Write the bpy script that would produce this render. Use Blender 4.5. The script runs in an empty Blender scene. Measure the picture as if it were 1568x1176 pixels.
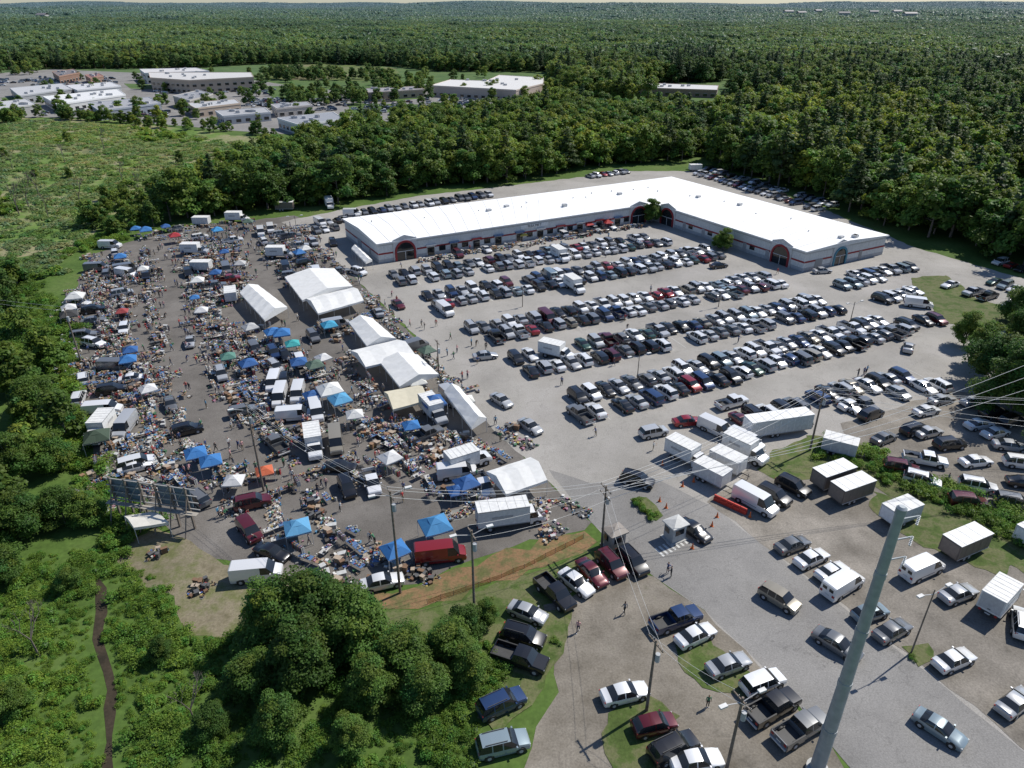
import bpy, bmesh, math, random
import numpy as np
from mathutils import Vector, Matrix
random.seed(7); rng=np.random.default_rng(7)
scene=bpy.context.scene
M={}
# ------------------------------------------------------------------ survey helpers (site plan taken from the aerial photograph)
CH=58.0; F=1088.0; P0=math.radians(28.3); cp,sp=math.cos(P0),math.sin(P0)
def G(px,py,z=0.0):
    a=(px-784)/F; b=(588-py)/F
    dy=cp+b*sp; dz=-sp+b*cp
    t=(CH-z)/-dz
    return (a*t, dy*t)
def PR(X,Y,Z=0.0):
    f=Y*cp+(CH-Z)*sp; u=Y*sp-(CH-Z)*cp
    if f<=0.1: return (-9999,9999)
    return (784+X/f*F, 588-u/f*F)
def hgt(base,toppy):
    X,Y=G(*base); b=(588-toppy)/F
    return CH-Y*(-(-sp+b*cp))/(cp+b*sp)
def inpoly(x,y,poly):
    c=False; n=len(poly); j=n-1
    for i in range(n):
        xi,yi=poly[i]; xj,yj=poly[j]
        if (yi>y)!=(yj>y) and x<(xj-xi)*(y-yi)/(yj-yi)+xi: c=not c
        j=i
    return c
def sstep(a,b,x):
    t=min(1,max(0,(x-a)/(b-a))); return t*t*(3-2*t)
def hz(x,y):
    r=math.hypot(x,y*1.0)
    k=sstep(1100,5200,r)
    n=math.sin(x*0.0011+1.3)*math.cos(y*0.0013+.4)+.6*math.sin(x*.0027+y*.0017)+.4*math.sin(x*.0051-y*.0011+2)
    return k*(20+10*n)+sstep(900,1700,r)*3*(1+n)
# ------------------------------------------------------------------ materials
def newmat(name):
    m=bpy.data.materials.new(name); m.use_nodes=True; nt=m.node_tree
    b=nt.nodes['Principled BSDF']; return m,nt,b
def N(nt,t,**k):
    n=nt.nodes.new(t)
    for a,v in k.items(): setattr(n,a,v)
    return n
def painted_haze(nt,colsock,col=(0.17,0.25,0.29,1),mx=0.85):  # aerial haze painted into the base colour, bluer with distance from the origin
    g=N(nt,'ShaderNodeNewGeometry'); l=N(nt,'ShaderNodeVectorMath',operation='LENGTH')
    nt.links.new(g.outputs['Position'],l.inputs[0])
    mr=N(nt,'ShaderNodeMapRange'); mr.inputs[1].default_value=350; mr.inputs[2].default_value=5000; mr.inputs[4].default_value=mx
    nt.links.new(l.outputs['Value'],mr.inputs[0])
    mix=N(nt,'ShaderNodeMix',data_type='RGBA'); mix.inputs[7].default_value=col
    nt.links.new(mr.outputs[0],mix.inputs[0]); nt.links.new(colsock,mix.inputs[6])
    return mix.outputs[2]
def noise(nt,scale,detail=4,rough=.6,vec=None):
    n=N(nt,'ShaderNodeTexNoise'); n.inputs['Scale'].default_value=scale; n.inputs['Detail'].default_value=detail; n.inputs['Roughness'].default_value=rough
    if vec is None:
        g=N(nt,'ShaderNodeNewGeometry'); vec=g.outputs['Position']
    nt.links.new(vec,n.inputs['Vector']); return n
def ramp(nt,sock,stops,interp='LINEAR'):
    r=N(nt,'ShaderNodeValToRGB'); r.color_ramp.interpolation=interp; e=r.color_ramp.elements
    while len(e)<len(stops): e.new(.5)
    for i,(p,c) in enumerate(stops):
        e[i].position=p; e[i].color=(c[0],c[1],c[2],1)
    nt.links.new(sock,r.inputs[0]); return r.outputs[0]
def mixc(nt,a,b,fac,mode='MIX'):
    m=N(nt,'ShaderNodeMix',data_type='RGBA',blend_type=mode)
    for i,s in ((6,a),(7,b),(0,fac)):
        if hasattr(s,'links'): nt.links.new(s,m.inputs[i])
        elif i==0: m.inputs[0].default_value=s
        else: m.inputs[i].default_value=(s[0],s[1],s[2],1)
    return m.outputs[2]
def surf(name,stops,scale,fine=None,rough=.9,hz_=False,cracks=0,stain=0):
    m,nt,b=newmat(name)
    n=noise(nt,scale,6,.65); c=ramp(nt,n.outputs[0],stops)
    if fine:
        f=noise(nt,fine,3,.7); fr=ramp(nt,f.outputs[0],[(.25,(.7,.7,.7)),(.75,(1.25,1.25,1.25))])
        c=mixc(nt,c,fr,1.0,'MULTIPLY')
    if stain:
        s=noise(nt,.5,5,.7); sr=ramp(nt,s.outputs[0],[(.55,(1,1,1)),(.75,(1-stain,)*3)]); c=mixc(nt,c,sr,1.0,'MULTIPLY')
        s=noise(nt,.045,3,.6); sr=ramp(nt,s.outputs[0],[(.35,(1-stain*.8,)*3),(.6,(1.05,)*3)]); c=mixc(nt,c,sr,1.0,'MULTIPLY')
    if cracks:
        g=N(nt,'ShaderNodeNewGeometry'); w=noise(nt,.5,4,.6)
        va=N(nt,'ShaderNodeVectorMath',operation='MULTIPLY_ADD'); va.inputs[1].default_value=(5,5,0)
        nt.links.new(w.outputs[1],va.inputs[0]); nt.links.new(g.outputs['Position'],va.inputs[2])
        v=N(nt,'ShaderNodeTexVoronoi',feature='DISTANCE_TO_EDGE'); v.inputs['Scale'].default_value=.13
        nt.links.new(va.outputs[0],v.inputs['Vector'])
        vr=ramp(nt,v.outputs[0],[(.0,(1-cracks,)*3),(.007,(1,1,1))]); c=mixc(nt,c,vr,1.0,'MULTIPLY')
    if hz_: c=painted_haze(nt,c)
    nt.links.new(c,b.inputs['Base Color']); b.inputs['Roughness'].default_value=rough
    b.inputs['Specular IOR Level'].default_value=.2
    return m
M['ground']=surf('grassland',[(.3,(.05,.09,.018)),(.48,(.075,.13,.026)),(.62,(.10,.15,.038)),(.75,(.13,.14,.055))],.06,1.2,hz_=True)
M['marsh']=surf('marsh_grass',[(.32,(.08,.145,.03)),(.44,(.125,.20,.045)),(.51,(.21,.22,.10)),(.56,(.26,.24,.14)),(.62,(.145,.21,.05)),(.75,(.24,.33,.055))],.028,.9)
M['field']=surf('hay_field',[(.3,(.09,.13,.035)),(.5,(.13,.165,.055)),(.62,(.19,.17,.10)),(.8,(.11,.14,.04))],.02,.5,stain=.2)
M['brownlot']=surf('old_asphalt',[(.3,(.125,.114,.102)),(.5,(.162,.149,.134)),(.7,(.205,.19,.172))],.12,6,cracks=.25,stain=.28)
M['lot']=surf('weathered_asphalt',[(.3,(.285,.27,.245)),(.5,(.335,.318,.29)),(.7,(.375,.355,.33))],.08,7,cracks=.22,stain=.18)
M['road']=surf('road_asphalt',[(.3,(.205,.198,.188)),(.5,(.24,.232,.22)),(.7,(.275,.265,.25))],.1,7,cracks=.25,stain=.18)
M['gravel']=surf('gravel',[(.3,(.17,.152,.128)),(.5,(.235,.213,.182)),(.7,(.3,.272,.235))],.18,5,stain=.34)
M['gravel2']=surf('gravel_drive',[(.3,(.16,.14,.11)),(.5,(.23,.205,.168)),(.62,(.27,.242,.2)),(.75,(.15,.15,.08))],.22,5,stain=.34)
M['grass']=surf('verge_grass',[(.3,(.055,.085,.02)),(.44,(.08,.12,.03)),(.54,(.145,.15,.07)),(.64,(.085,.12,.03)),(.74,(.2,.175,.11))],.35,5,stain=.2)
M['dirt']=surf('bare_dirt',[(.3,(.13,.115,.065)),(.45,(.22,.19,.13)),(.6,(.13,.14,.055)),(.8,(.25,.21,.155))],.3,4,stain=.25)
M['clay']=surf('orange_clay',[(.3,(.10,.115,.035)),(.46,(.14,.13,.055)),(.56,(.25,.15,.08)),(.68,(.13,.14,.05)),(.8,(.3,.19,.11))],.35,4,stain=.2)
M['mud']=surf('ditch_mud',[(.3,(.025,.022,.015)),(.6,(.055,.042,.028))],.5,3)
M['mark']=surf('road_marking_paint',[(.3,(.42,.42,.40)),(.6,(.6,.6,.57))],3,8)
m,nt,b=newmat('painted_parts'); a=N(nt,'ShaderNodeAttribute',attribute_name='fcol')
g=N(nt,'ShaderNodeTexCoord'); n=noise(nt,2.5,4,.6,g.outputs['Object']); r=ramp(nt,n.outputs[0],[(.3,(.82,.82,.82)),(.7,(1.06,1.06,1.06))])
nt.links.new(mixc(nt,a.outputs['Color'],r,1,'MULTIPLY'),b.inputs['Base Color']); b.inputs['Roughness'].default_value=.6; M['fcol']=m
m,nt,b=newmat('car_paint'); o=N(nt,'ShaderNodeObjectInfo'); nt.links.new(o.outputs['Color'],b.inputs['Base Color'])
b.inputs['Roughness'].default_value=.3; b.inputs['Metallic'].default_value=.2; b.inputs['Coat Weight'].default_value=.8; b.inputs['Coat Roughness'].default_value=.05; M['paint']=m
m,nt,b=newmat('window_glass'); b.inputs['Base Color'].default_value=(.018,.021,.024,1); b.inputs['Roughness'].default_value=.07; b.inputs['Specular IOR Level'].default_value=.7; M['glass']=m
m,nt,b=newmat('canvas'); o=N(nt,'ShaderNodeObjectInfo'); g=N(nt,'ShaderNodeTexCoord'); n=noise(nt,1.2,4,.6,g.outputs['Object']); r=ramp(nt,n.outputs[0],[(.3,(.88,.88,.87)),(.65,(1,1,1))])
c=mixc(nt,o.outputs['Color'],r,1,'MULTIPLY'); nt.links.new(c,b.inputs['Base Color']); b.inputs['Roughness'].default_value=.75
tr=N(nt,'ShaderNodeBsdfTranslucent'); nt.links.new(c,tr.inputs[0]); mx=N(nt,'ShaderNodeMixShader'); mx.inputs[0].default_value=.15
nt.links.new(b.outputs[0],mx.inputs[1]); nt.links.new(tr.outputs[0],mx.inputs[2]); nt.links.new(mx.outputs[0],nt.nodes['Material Output'].inputs[0]); M['canvas']=m
def leafmat(name,c1,c2,dark=1.0,trans=.48):
    m,nt,b=newmat(name)
    o=N(nt,'ShaderNodeObjectInfo'); c=ramp(nt,o.outputs['Random'],[(0,c1),(.35,[x*.75+y*.25 for x,y in zip(c1,c2)]),(.75,[x*.3+y*.7 for x,y in zip(c1,c2)]),(1,c2)])
    a=N(nt,'ShaderNodeAttribute',attribute_name='tint'); c=mixc(nt,c,a.outputs['Color'],1,'MULTIPLY')
    n=noise(nt,.009,4,.65); r=ramp(nt,n.outputs[0],[(.38,(.78*dark,.84*dark,.88*dark)),(.5,(1.0*dark,)*3),(.62,(1.28*dark,1.16*dark,1.0*dark))]); c=mixc(nt,c,r,1,'MULTIPLY')
    n=noise(nt,.0028,4,.6); r=ramp(nt,n.outputs[0],[(.40,(.76,.82,.88)),(.5,(1,1,1)),(.6,(1.3,1.18,1.0))]); c=mixc(nt,c,r,1,'MULTIPLY')
    c=painted_haze(nt,c)
    nt.links.new(c,b.inputs['Base Color']); b.inputs['Roughness'].default_value=.55; b.inputs['Specular IOR Level'].default_value=.25
    if trans:
        tr=N(nt,'ShaderNodeBsdfTranslucent'); nt.links.new(c,tr.inputs[0]); mx=N(nt,'ShaderNodeMixShader'); mx.inputs[0].default_value=trans
        nt.links.new(b.outputs[0],mx.inputs[1]); nt.links.new(tr.outputs[0],mx.inputs[2]); nt.links.new(mx.outputs[0],nt.nodes['Material Output'].inputs[0])
    return m
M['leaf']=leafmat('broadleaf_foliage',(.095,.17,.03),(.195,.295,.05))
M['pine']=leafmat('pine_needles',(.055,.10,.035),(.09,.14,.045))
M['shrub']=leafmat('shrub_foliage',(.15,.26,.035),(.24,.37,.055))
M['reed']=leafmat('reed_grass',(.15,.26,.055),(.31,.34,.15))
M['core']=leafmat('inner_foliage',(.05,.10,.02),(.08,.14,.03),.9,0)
m,nt,b=newmat('bark'); n=noise(nt,3,4,.6); nt.links.new(ramp(nt,n.outputs[0],[(.3,(.08,.065,.05)),(.7,(.2,.17,.15))]),b.inputs['Base Color']); b.inputs['Roughness'].default_value=.9; M['bark']=m
m,nt,b=newmat('wood_pole'); n=noise(nt,2,4,.6); nt.links.new(ramp(nt,n.outputs[0],[(.3,(.12,.09,.065)),(.7,(.24,.2,.165))]),b.inputs['Base Color']); b.inputs['Roughness'].default_value=.9; M['wood']=m
m,nt,b=newmat('galvanised_steel'); n=noise(nt,1.2,5,.6); nt.links.new(ramp(nt,n.outputs[0],[(.3,(.27,.30,.32)),(.7,(.38,.41,.43))]),b.inputs['Base Color']); b.inputs['Roughness'].default_value=.5; b.inputs['Metallic'].default_value=.2; M['steel']=m
m,nt,b=newmat('aluminium_wire'); b.inputs['Base Color'].default_value=(.6,.6,.58,1); b.inputs['Roughness'].default_value=.4; M['wire']=m
m,nt,b=newmat('white_roof_membrane'); n=noise(nt,.15,5,.6)
nt.links.new(ramp(nt,n.outputs[0],[(.3,(.80,.80,.79)),(.6,(.88,.88,.87))]),b.inputs['Base Color']); b.inputs['Roughness'].default_value=.7; M['roof']=m
def rndmat(name,stops,interp='CONSTANT',seedmul=1.0):
    m,nt,b=newmat(name); o=N(nt,'ShaderNodeObjectInfo')
    mu=N(nt,'ShaderNodeMath',operation='MULTIPLY'); mu.inputs[1].default_value=seedmul; fr=N(nt,'ShaderNodeMath',operation='FRACT')
    nt.links.new(o.outputs['Random'],mu.inputs[0]); nt.links.new(mu.outputs[0],fr.inputs[0])
    nt.links.new(ramp(nt,fr.outputs[0],stops,interp),b.inputs['Base Color']); b.inputs['Roughness'].default_value=.8; return m
M['shirt']=rndmat('shirt_cloth',[(0,(.6,.6,.58)),(.16,(.03,.03,.035)),(.32,(.05,.09,.22)),(.45,(.4,.04,.04)),(.57,(.2,.2,.2)),(.7,(.1,.3,.45)),(.8,(.05,.18,.09)),(.9,(.55,.3,.3))],seedmul=13.7)
M['trouser']=rndmat('trouser_cloth',[(0,(.03,.04,.08)),(.4,(.02,.02,.02)),(.65,(.25,.2,.13)),(.85,(.1,.12,.16))],seedmul=37.1)
M['skin']=rndmat('skin',[(0,(.45,.27,.19)),(.6,(.35,.2,.13)),(.85,(.15,.08,.05))],seedmul=7.7)
M['hair']=rndmat('hair',[(0,(.02,.014,.01)),(.4,(.07,.04,.02)),(.7,(.3,.3,.3)),(.85,(.5,.48,.42))],seedmul=5.3)
# ------------------------------------------------------------------ mesh builder
class MB:
    def __init__(s): s.v=[];s.f=[];s.m=[];s.c=[]
    def face(s,pts,mat=0,col=(.5,.5,.5)):
        i=len(s.v); s.v.extend([tuple(p) for p in pts]); s.f.append(tuple(range(i,i+len(pts)))); s.m.append(mat); s.c.append(col)
    def add(s,vs,fs,mat=0,col=(.5,.5,.5)):
        i=len(s.v); s.v.extend([tuple(p) for p in vs])
        for f in fs: s.f.append(tuple(i+k for k in f)); s.m.append(mat); s.c.append(col)
    def box(s,c,d,rz=0,mat=0,col=(.5,.5,.5),tilt=0):
        x,y,z=d[0]/2,d[1]/2,d[2]/2; R=Matrix.Rotation(rz,3,'Z')@Matrix.Rotation(tilt,3,'X')
        vs=[Vector(c)+R@Vector((sx*x,sy*y,sz*z)) for sz in(-1,1) for sy in(-1,1) for sx in(-1,1)]
        s.add(vs,[(0,2,3,1),(4,5,7,6),(0,1,5,4),(2,6,7,3),(0,4,6,2),(1,3,7,5)],mat,col)
    def tube(s,p,q,r0,r1,n=8,mat=0,col=(.5,.5,.5),cap=True):
        p=Vector(p);q=Vector(q);d=(q-p).normalized(); a=d.orthogonal().normalized(); b=d.cross(a)
        vs=[]
        for c,r in((p,r0),(q,r1)):
            for k in range(n):
                t=2*math.pi*k/n; vs.append(c+a*math.cos(t)*r+b*math.sin(t)*r)
        fs=[(k,(k+1)%n,n+(k+1)%n,n+k) for k in range(n)]
        if cap: fs+= [tuple(range(n-1,-1,-1)),tuple(range(n,2*n))]
        s.add(vs,fs,mat,col)
    def mesh(s,name,mats,smooth=None):
        me=bpy.data.meshes.new(name); me.from_pydata(s.v,[],s.f)
        for k in mats: me.materials.append(M[k])
        me.polygons.foreach_set('material_index',s.m)
        a=me.attributes.new('fcol','FLOAT_COLOR','FACE'); a.data.foreach_set('color',[x for c in s.c for x in (c[0],c[1],c[2],1)])
        if smooth:
            me.polygons.foreach_set('use_smooth',[True]*len(s.f)); me.update()
            bm=bmesh.new(); bm.from_mesh(me); bmesh.ops.remove_doubles(bm,verts=bm.verts,dist=.0005); bm.to_mesh(me); bm.free()
            me.set_sharp_from_angle(angle=math.radians(smooth))
        me.update(); return me
def obj(name,me,loc=(0,0,0),rz=0,sc=1,color=None,coll=None):
    o=bpy.data.objects.new(name,me); (coll or scene.collection).objects.link(o)
    o.location=loc if len(loc)==3 else (loc[0],loc[1],0); o.rotation_euler=(0,0,rz)
    o.scale=(sc,sc,sc) if not isinstance(sc,tuple) else sc
    if color: o.color=(color[0],color[1],color[2],1)
    return o
# ------------------------------------------------------------------ ground + sheets
def build_ground():
    xs=np.concatenate([np.arange(-7000,-900,140),np.arange(-900,900,60),np.arange(900,7001,140)])
    ys=np.concatenate([np.arange(-400,900,60),np.arange(900,7600,110)])
    v=[(x,y,hz(x,y)) for y in ys for x in xs]; nx=len(xs)
    f=[(j*nx+i,j*nx+i+1,(j+1)*nx+i+1,(j+1)*nx+i) for j in range(len(ys)-1) for i in range(nx-1)]
    me=bpy.data.meshes.new('ground'); me.from_pydata(v,[],f); me.materials.append(M['ground']); obj('ground',me)
build_ground()
def sheet(name,poly,z,mat,jit=.5,step=2.0):
    pts=[G(*p) for p in poly]; out=[]
    n=len(pts)
    for i in range(n):
        a=Vector(pts[i]); b=Vector(pts[(i+1)%n]); L=(b-a).length; k=max(1,int(L/step)); d=(b-a)/L if L>0 else Vector((1,0)); nn=Vector((-d.y,d.x))
        for j in range(k):
            p=a+(b-a)*j/k; o=jit*(math.sin(p.x*.7+p.y*.43)+.7*math.sin(p.x*1.9-p.y*1.3))*.6+random.uniform(-.3,.3)*jit
            p=p+nn*o; out.append((p.x,p.y,z))
    bm=bmesh.new(); vs=[bm.verts.new(p) for p in out]; f=bm.faces.new(vs); f.normal_update()
    if f.normal.z<0: f.normal_flip()
    bmesh.ops.triangulate(bm,faces=[f]); me=bpy.data.meshes.new(name); bm.to_mesh(me); bm.free(); me.materials.append(M[mat]); return obj(name,me)
sheet('marsh',[(-250,175),(0,176),(190,186),(400,212),(420,250),(300,285),(150,335),(120,380),(0,400),(-250,410)],.006,'marsh',2,6)
sheet('marsh_meadow',[(60,222),(200,212),(340,228),(320,240),(150,238)],.03,'field',2,5)
sheet('farm_field',[(385,118),(430,99),(500,97),(605,104),(615,120),(560,124),(440,122)],.09,'field',2,8)
sheet('commercial_lot',[(-300,118),(0,112),(80,106),(215,112),(400,124),(470,136),(560,140),(660,128),(865,122),(890,160),(700,182),(535,208),(400,204),(280,193),(120,180),(-300,180)],.05,'road',1,8)
for p in ([(0,150),(60,146),(70,156),(10,162)],[(395,132),(470,132),(500,150),(420,152)],[(580,136),(640,134),(650,150),(600,156)],[(190,128),(300,132),(290,138),(200,136)],[(530,158),(640,160),(640,170),(540,176)]):
    sheet('grass_verge',p,.095,'ground',1,5)
sheet('town_road',[(850,150),(1000,160),(1130,165),(1330,150),(1335,156),(1130,173),(1000,170),(850,165)],.06,'road',.5,8)
sheet('market_lot',[(135,392),(215,365),(320,345),(450,330),(480,340),(520,400),(640,520),(760,660),(905,800),(895,812),(840,822),(760,845),(690,870),(640,895),(560,905),(480,900),(390,870),(300,850),(240,800),(160,745),(150,700),(125,640),(118,560),(108,490),(120,430)],.012,'brownlot')
sheet('parking_lot',[(430,340),(520,322),(640,300),(750,288),(965,262),(1062,262),(1240,312),(1400,378),(1560,425),(1720,460),(1720,640),(1720,1400),(1450,1400),(1300,1176),(1190,1040),(1080,935),(1000,880),(905,800),(760,660),(640,520),(520,405)],.02,'lot')
sheet('entrance_road',[(840,720),(905,740),(1010,735),(1090,775),(1235,885),(1420,1030),(1600,1176),(1720,1290),(1460,1390),(1300,1176),(1190,1040),(1080,935),(1000,880),(905,800)],.028,'road',.15)
sheet('gravel_lot',[(1085,770),(1150,715),(1250,690),(1380,760),(1568,850),(1720,900),(1720,1290),(1600,1176),(1420,1030),(1235,885)],.036,'gravel')
sheet('overflow_lot',[(1290,650),(1450,600),(1720,600),(1720,900),(1568,830),(1420,770),(1300,700)],.044,'gravel')
sheet('gravel_drive',[(835,930),(960,872),(1000,885),(1080,938),(1190,1042),(1300,1178),(1450,1400),(700,1400),(800,1176),(850,1060),(840,980)],.016,'gravel2')
sheet('clay_bank',[(560,912),(640,897),(700,872),(830,826),(900,812),(915,830),(860,860),(760,890),(640,935),(580,930)],.018,'clay',.8)
sheet('dirt_clearing',[(200,830),(240,800),(300,845),(400,872),(470,900),(400,930),(385,975),(290,975),(255,920),(180,860)],.016,'dirt',.8)
sheet('grass_verge',[(560,935),(640,935),(760,892),(860,862),(920,835),(960,870),(840,930),(770,1000),(700,1000),(560,980)],.010,'grass',.8)
_gz=.052
for p in ([(1035,990),(1085,975),(1160,1040),(1160,1075),(1080,1050),(1040,1015)],[(930,1090),(1000,1062),(1045,1100),(1010,1125),(1010,1190),(940,1190),(915,1120)],
    [(1160,720),(1185,690),(1240,668),(1290,690),(1240,735),(1200,742)],[(1235,668),(1300,672),(1420,730),(1568,800),(1640,830),(1640,880),(1568,880),(1450,810),(1360,760),(1260,705)],
    [(1340,750),(1420,785),(1560,865),(1540,885),(1480,860),(1400,830),(1330,775)],[(1395,425),(1450,422),(1500,460),(1600,480),(1600,505),(1450,495),(1400,450)],
    [(1380,990),(1415,985),(1428,1010),(1400,1022)],[(965,765),(990,762),(1015,790),(1000,800)],[(830,940),(880,925),(860,1000),(830,1050),(760,1130),(730,1100),(770,1000)]):
    _gz+=.004; sheet('grass_island',p,_gz,'grass',.45,1)
sheet('ditch',[(150,880),(165,900),(160,980),(180,1060),(175,1200),(155,1200),(158,1060),(140,980),(145,900)],.02,'mud',.3)
sheet('ditch',[(80,520),(95,520),(108,600),(112,680),(100,680),(92,600)],.02,'mud',.3)
# ------------------------------------------------------------------ vegetation forms
def leafcloud(cs,rs,per,size,flat=.75,hue=.14,upb=.85,spread=1.0):
    V=[];T=[]
    for c,r,k in zip(cs,rs,per):
        d=rng.normal(size=(k,3)); d[:,2]=np.where(d[:,2]<-.3,-d[:,2],d[:,2]); d/=np.linalg.norm(d,axis=1)[:,None]
        rad=r*(0.6+.62*spread*rng.random(k)**.8)
        p=np.array(c)+d*rad[:,None]*np.array([1,1,flat])
        n=d*.8+rng.normal(size=(k,3))*.6; n[:,2]+=upb; n/=np.linalg.norm(n,axis=1)[:,None]
        a=np.cross(n,rng.normal(size=(k,3))); a/=np.linalg.norm(a,axis=1)[:,None]; b=np.cross(n,a)
        s=size*(.55+.9*rng.random(k))[:,None]; e=.55+.5*rng.random(k)[:,None]
        q=np.stack([p-a*s*.5,p-b*s*.5*e,p+a*s*.5+n*s*.12,p+b*s*.5*e],1)
        V.append(q.reshape(-1,3)); t=1+hue*2*(rng.random()-.5); h=rng.normal()*hue
        tt=np.clip(t+.14*rng.normal(size=k),.55,1.5); T.append(np.stack([tt*(1+h),tt,tt*(1-h*.6)],1))
    return np.concatenate(V),np.concatenate(T)
def ico(sub):
    bm=bmesh.new(); bmesh.ops.create_icosphere(bm,subdivisions=sub,radius=1); v=np.array([x.co[:] for x in bm.verts]); f=[tuple(q.index for q in x.verts) for x in bm.faces]; bm.free(); return v,f
ICO=ico(2); ICO1=ico(1)
def treemesh(name,cs,rs,per,size,mat,mb,flat=.8,core=.66,lowcore=False,hue=.14,upb=.85,spread=1.0):
    V,T=leafcloud(cs,rs,per,size,flat,hue,upb,spread)
    verts=list(mb.v); faces=list(mb.f); mi=list(mb.m); tint=[(1,1,1)]*len(faces)
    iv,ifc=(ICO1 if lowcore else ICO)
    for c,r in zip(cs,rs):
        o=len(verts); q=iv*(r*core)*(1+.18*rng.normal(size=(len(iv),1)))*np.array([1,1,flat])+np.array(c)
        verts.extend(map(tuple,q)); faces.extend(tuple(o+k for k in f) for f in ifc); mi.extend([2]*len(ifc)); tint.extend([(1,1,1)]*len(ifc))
    o=len(verts); verts.extend(map(tuple,V)); nq=len(V)//4
    faces.extend((o+4*i,o+4*i+1,o+4*i+2,o+4*i+3) for i in range(nq)); mi.extend([1]*nq)
    tint.extend(map(tuple,T))
    me=bpy.data.meshes.new(name); me.from_pydata(verts,[],faces)
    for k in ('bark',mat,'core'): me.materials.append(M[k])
    me.polygons.foreach_set('material_index',mi)
    a=me.attributes.new('tint','FLOAT_COLOR','FACE'); a.data.foreach_set('color',[x for c in tint for x in (c[0],c[1],c[2],1)])
    me.update(); return me
def decid(name,h,r,nl,nleaf,size,mat='leaf',narrow=1.0,low=.16):
    mb=MB(); mb.tube((0,0,-.2),(0.1,0,h*.35),.035*h*.5+.05,.022*h*.5+.03,8,0); mb.tube((0.1,0,h*.35),(.1,.1,h*.7),.02*h*.5+.03,.03,6,0)
    cs=[];rs=[]
    for i in range(nl):
        th=i*2.399+rng.random()*.9; zz=(i+.5)/nl
        rr=r*.74*math.sqrt(max(0.02,1-(zz*1.35-.42)**2))*(.55+.6*rng.random())*narrow
        c=(math.cos(th)*rr,math.sin(th)*rr,h*(low+(.86-low)*zz+.05*rng.normal())); cs.append(c); rs.append(r*(.20+.2*rng.random())*(1-.2*zz))
        if i%3==0: mb.tube((.1,0,h*(.2+.3*zz)),c,.05+.006*h,.02,5,0)
    cs.append((r*.1,0,h*.85)); rs.append(r*.27); cs.append((0,0,h*.55)); rs.append(r*.55)
    w=np.array(rs)**2; per=[max(10,int(nleaf*x/w.sum())) for x in w]
    return treemesh(name,cs,rs,per,size,mat,mb,flat=.85,core=.6,spread=1.15)
def conif(name,h,r,nleaf,size):
    mb=MB(); mb.tube((0,0,-.2),(0,0,h*.97),.016*h,.04,7,0); cs=[];rs=[]
    nl=28
    for i in range(nl):
        zz=(i+.5)/nl; th=i*2.399; rr=r*.68*(1-zz)**.8*(.5+.7*rng.random())+.15
        c=(math.cos(th)*rr,math.sin(th)*rr,h*(.2+.78*zz)); cs.append(c); rs.append(max(.5,r*(.44*(1-zz)+.12)))
        mb.tube((0,0,c[2]-.3),c,.06,.02,4,0)
    w=np.array(rs)**2; per=[max(8,int(nleaf*x/w.sum())) for x in w]
    return treemesh(name,cs,rs,per,size,'pine',mb,flat=.45,core=.55,lowcore=True)
def bushm(name,r,nleaf,size,mat='shrub',flat=.8):
    cs=[(rng.normal()*r*.45,rng.normal()*r*.45,r*(.3+.3*rng.random())*flat) for _ in range(7)]; rs=[r*(.3+.25*rng.random()) for _ in cs]
    mb=MB(); mb.tube((0,0,-.1),(0,0,r*.4*flat),.06,.04,5,0)
    return treemesh(name,cs,rs,[nleaf//7]*7,size,mat,mb,flat=flat,core=.6 if mat!='reed' else .2,lowcore=True,spread=1.3,upb=.6 if mat!='reed' else 1.2)
def patch(name,S,n,nl,size,low):
    cs=[];rs=[];k=int(math.sqrt(n))
    for i in range(k):
        for j in range(k):
            x=(i+.5+rng.normal()*.3)/k*S-S/2; y=(j+.5+rng.normal()*.3)/k*S-S/2; h=7.5+6*rng.random()**1.5; r=S/k*(.5+.35*rng.random())
            cs.append((x,y,h-r*.5)); rs.append(r)
            if not low:
                for _ in range(2): cs.append((x+rng.normal()*r*.5,y+rng.normal()*r*.5,h-r*(.1+.3*rng.random()))); rs.append(r*.5)
    per=[nl]*len(cs)
    return treemesh(name,cs,rs,per,size,'leaf',MB(),flat=.9,core=.85 if low else .75,lowcore=low,hue=.2)
def protocoll(name,items):
    c=bpy.data.collections.new(name)
    for nm,me in items:
        o=bpy.data.objects.new(nm,me); c.objects.link(o)
    return c
NEAR=[decid('tree_mesh',10+i%3,4.9+.4*(i%2),34,12500,.32,narrow=.95) for i in range(4)]
MID=[decid('tree_mesh',10.5+1.6*(i%3),4.7+.5*(i%3),16,1700,.8,narrow=(1,.85,1.05)[i%3],low=.12) for i in range(6)]
PINE=[conif('pine_mesh',14+1.5*i,3.8,1400,.8) for i in range(3)]
BUSH=[bushm('shrub_mesh',1.5+.3*i,1300,.24) for i in range(3)]
BUSHM=[bushm('shrub_mesh',2.2,260,.6) for i in range(3)]
REED=[bushm('reed_mesh',2.6,180,.65,'reed',.28) for i in range(3)]
PATCH=[patch('canopy',48,49,36,1.5,False) for i in range(4)]
FPATCH=[patch('canopy',90,121,20,2.4,True) for i in range(4)]
C_mid=protocoll('woodland_trees',[('a%d_broadleaf_tree'%i,m) for i,m in enumerate(MID)]+[('b%d_pine_tree'%i,m) for i,m in enumerate(PINE)])
C_bush=protocoll('shrubs',[('shrub_%d'%i,m) for i,m in enumerate(BUSH)])
C_bushm=protocoll('marsh_shrubs',[('a_marsh_shrub_%d'%i,m) for i,m in enumerate(BUSHM)]+[('b_reed_clump_%d'%i,m) for i,m in enumerate(REED)])
C_patch=protocoll('canopy_patches',[('canopy_%d'%i,m) for i,m in enumerate(PATCH)])
C_fpatch=protocoll('far_canopy',[('far_canopy_%d'%i,m) for i,m in enumerate(FPATCH)])
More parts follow.
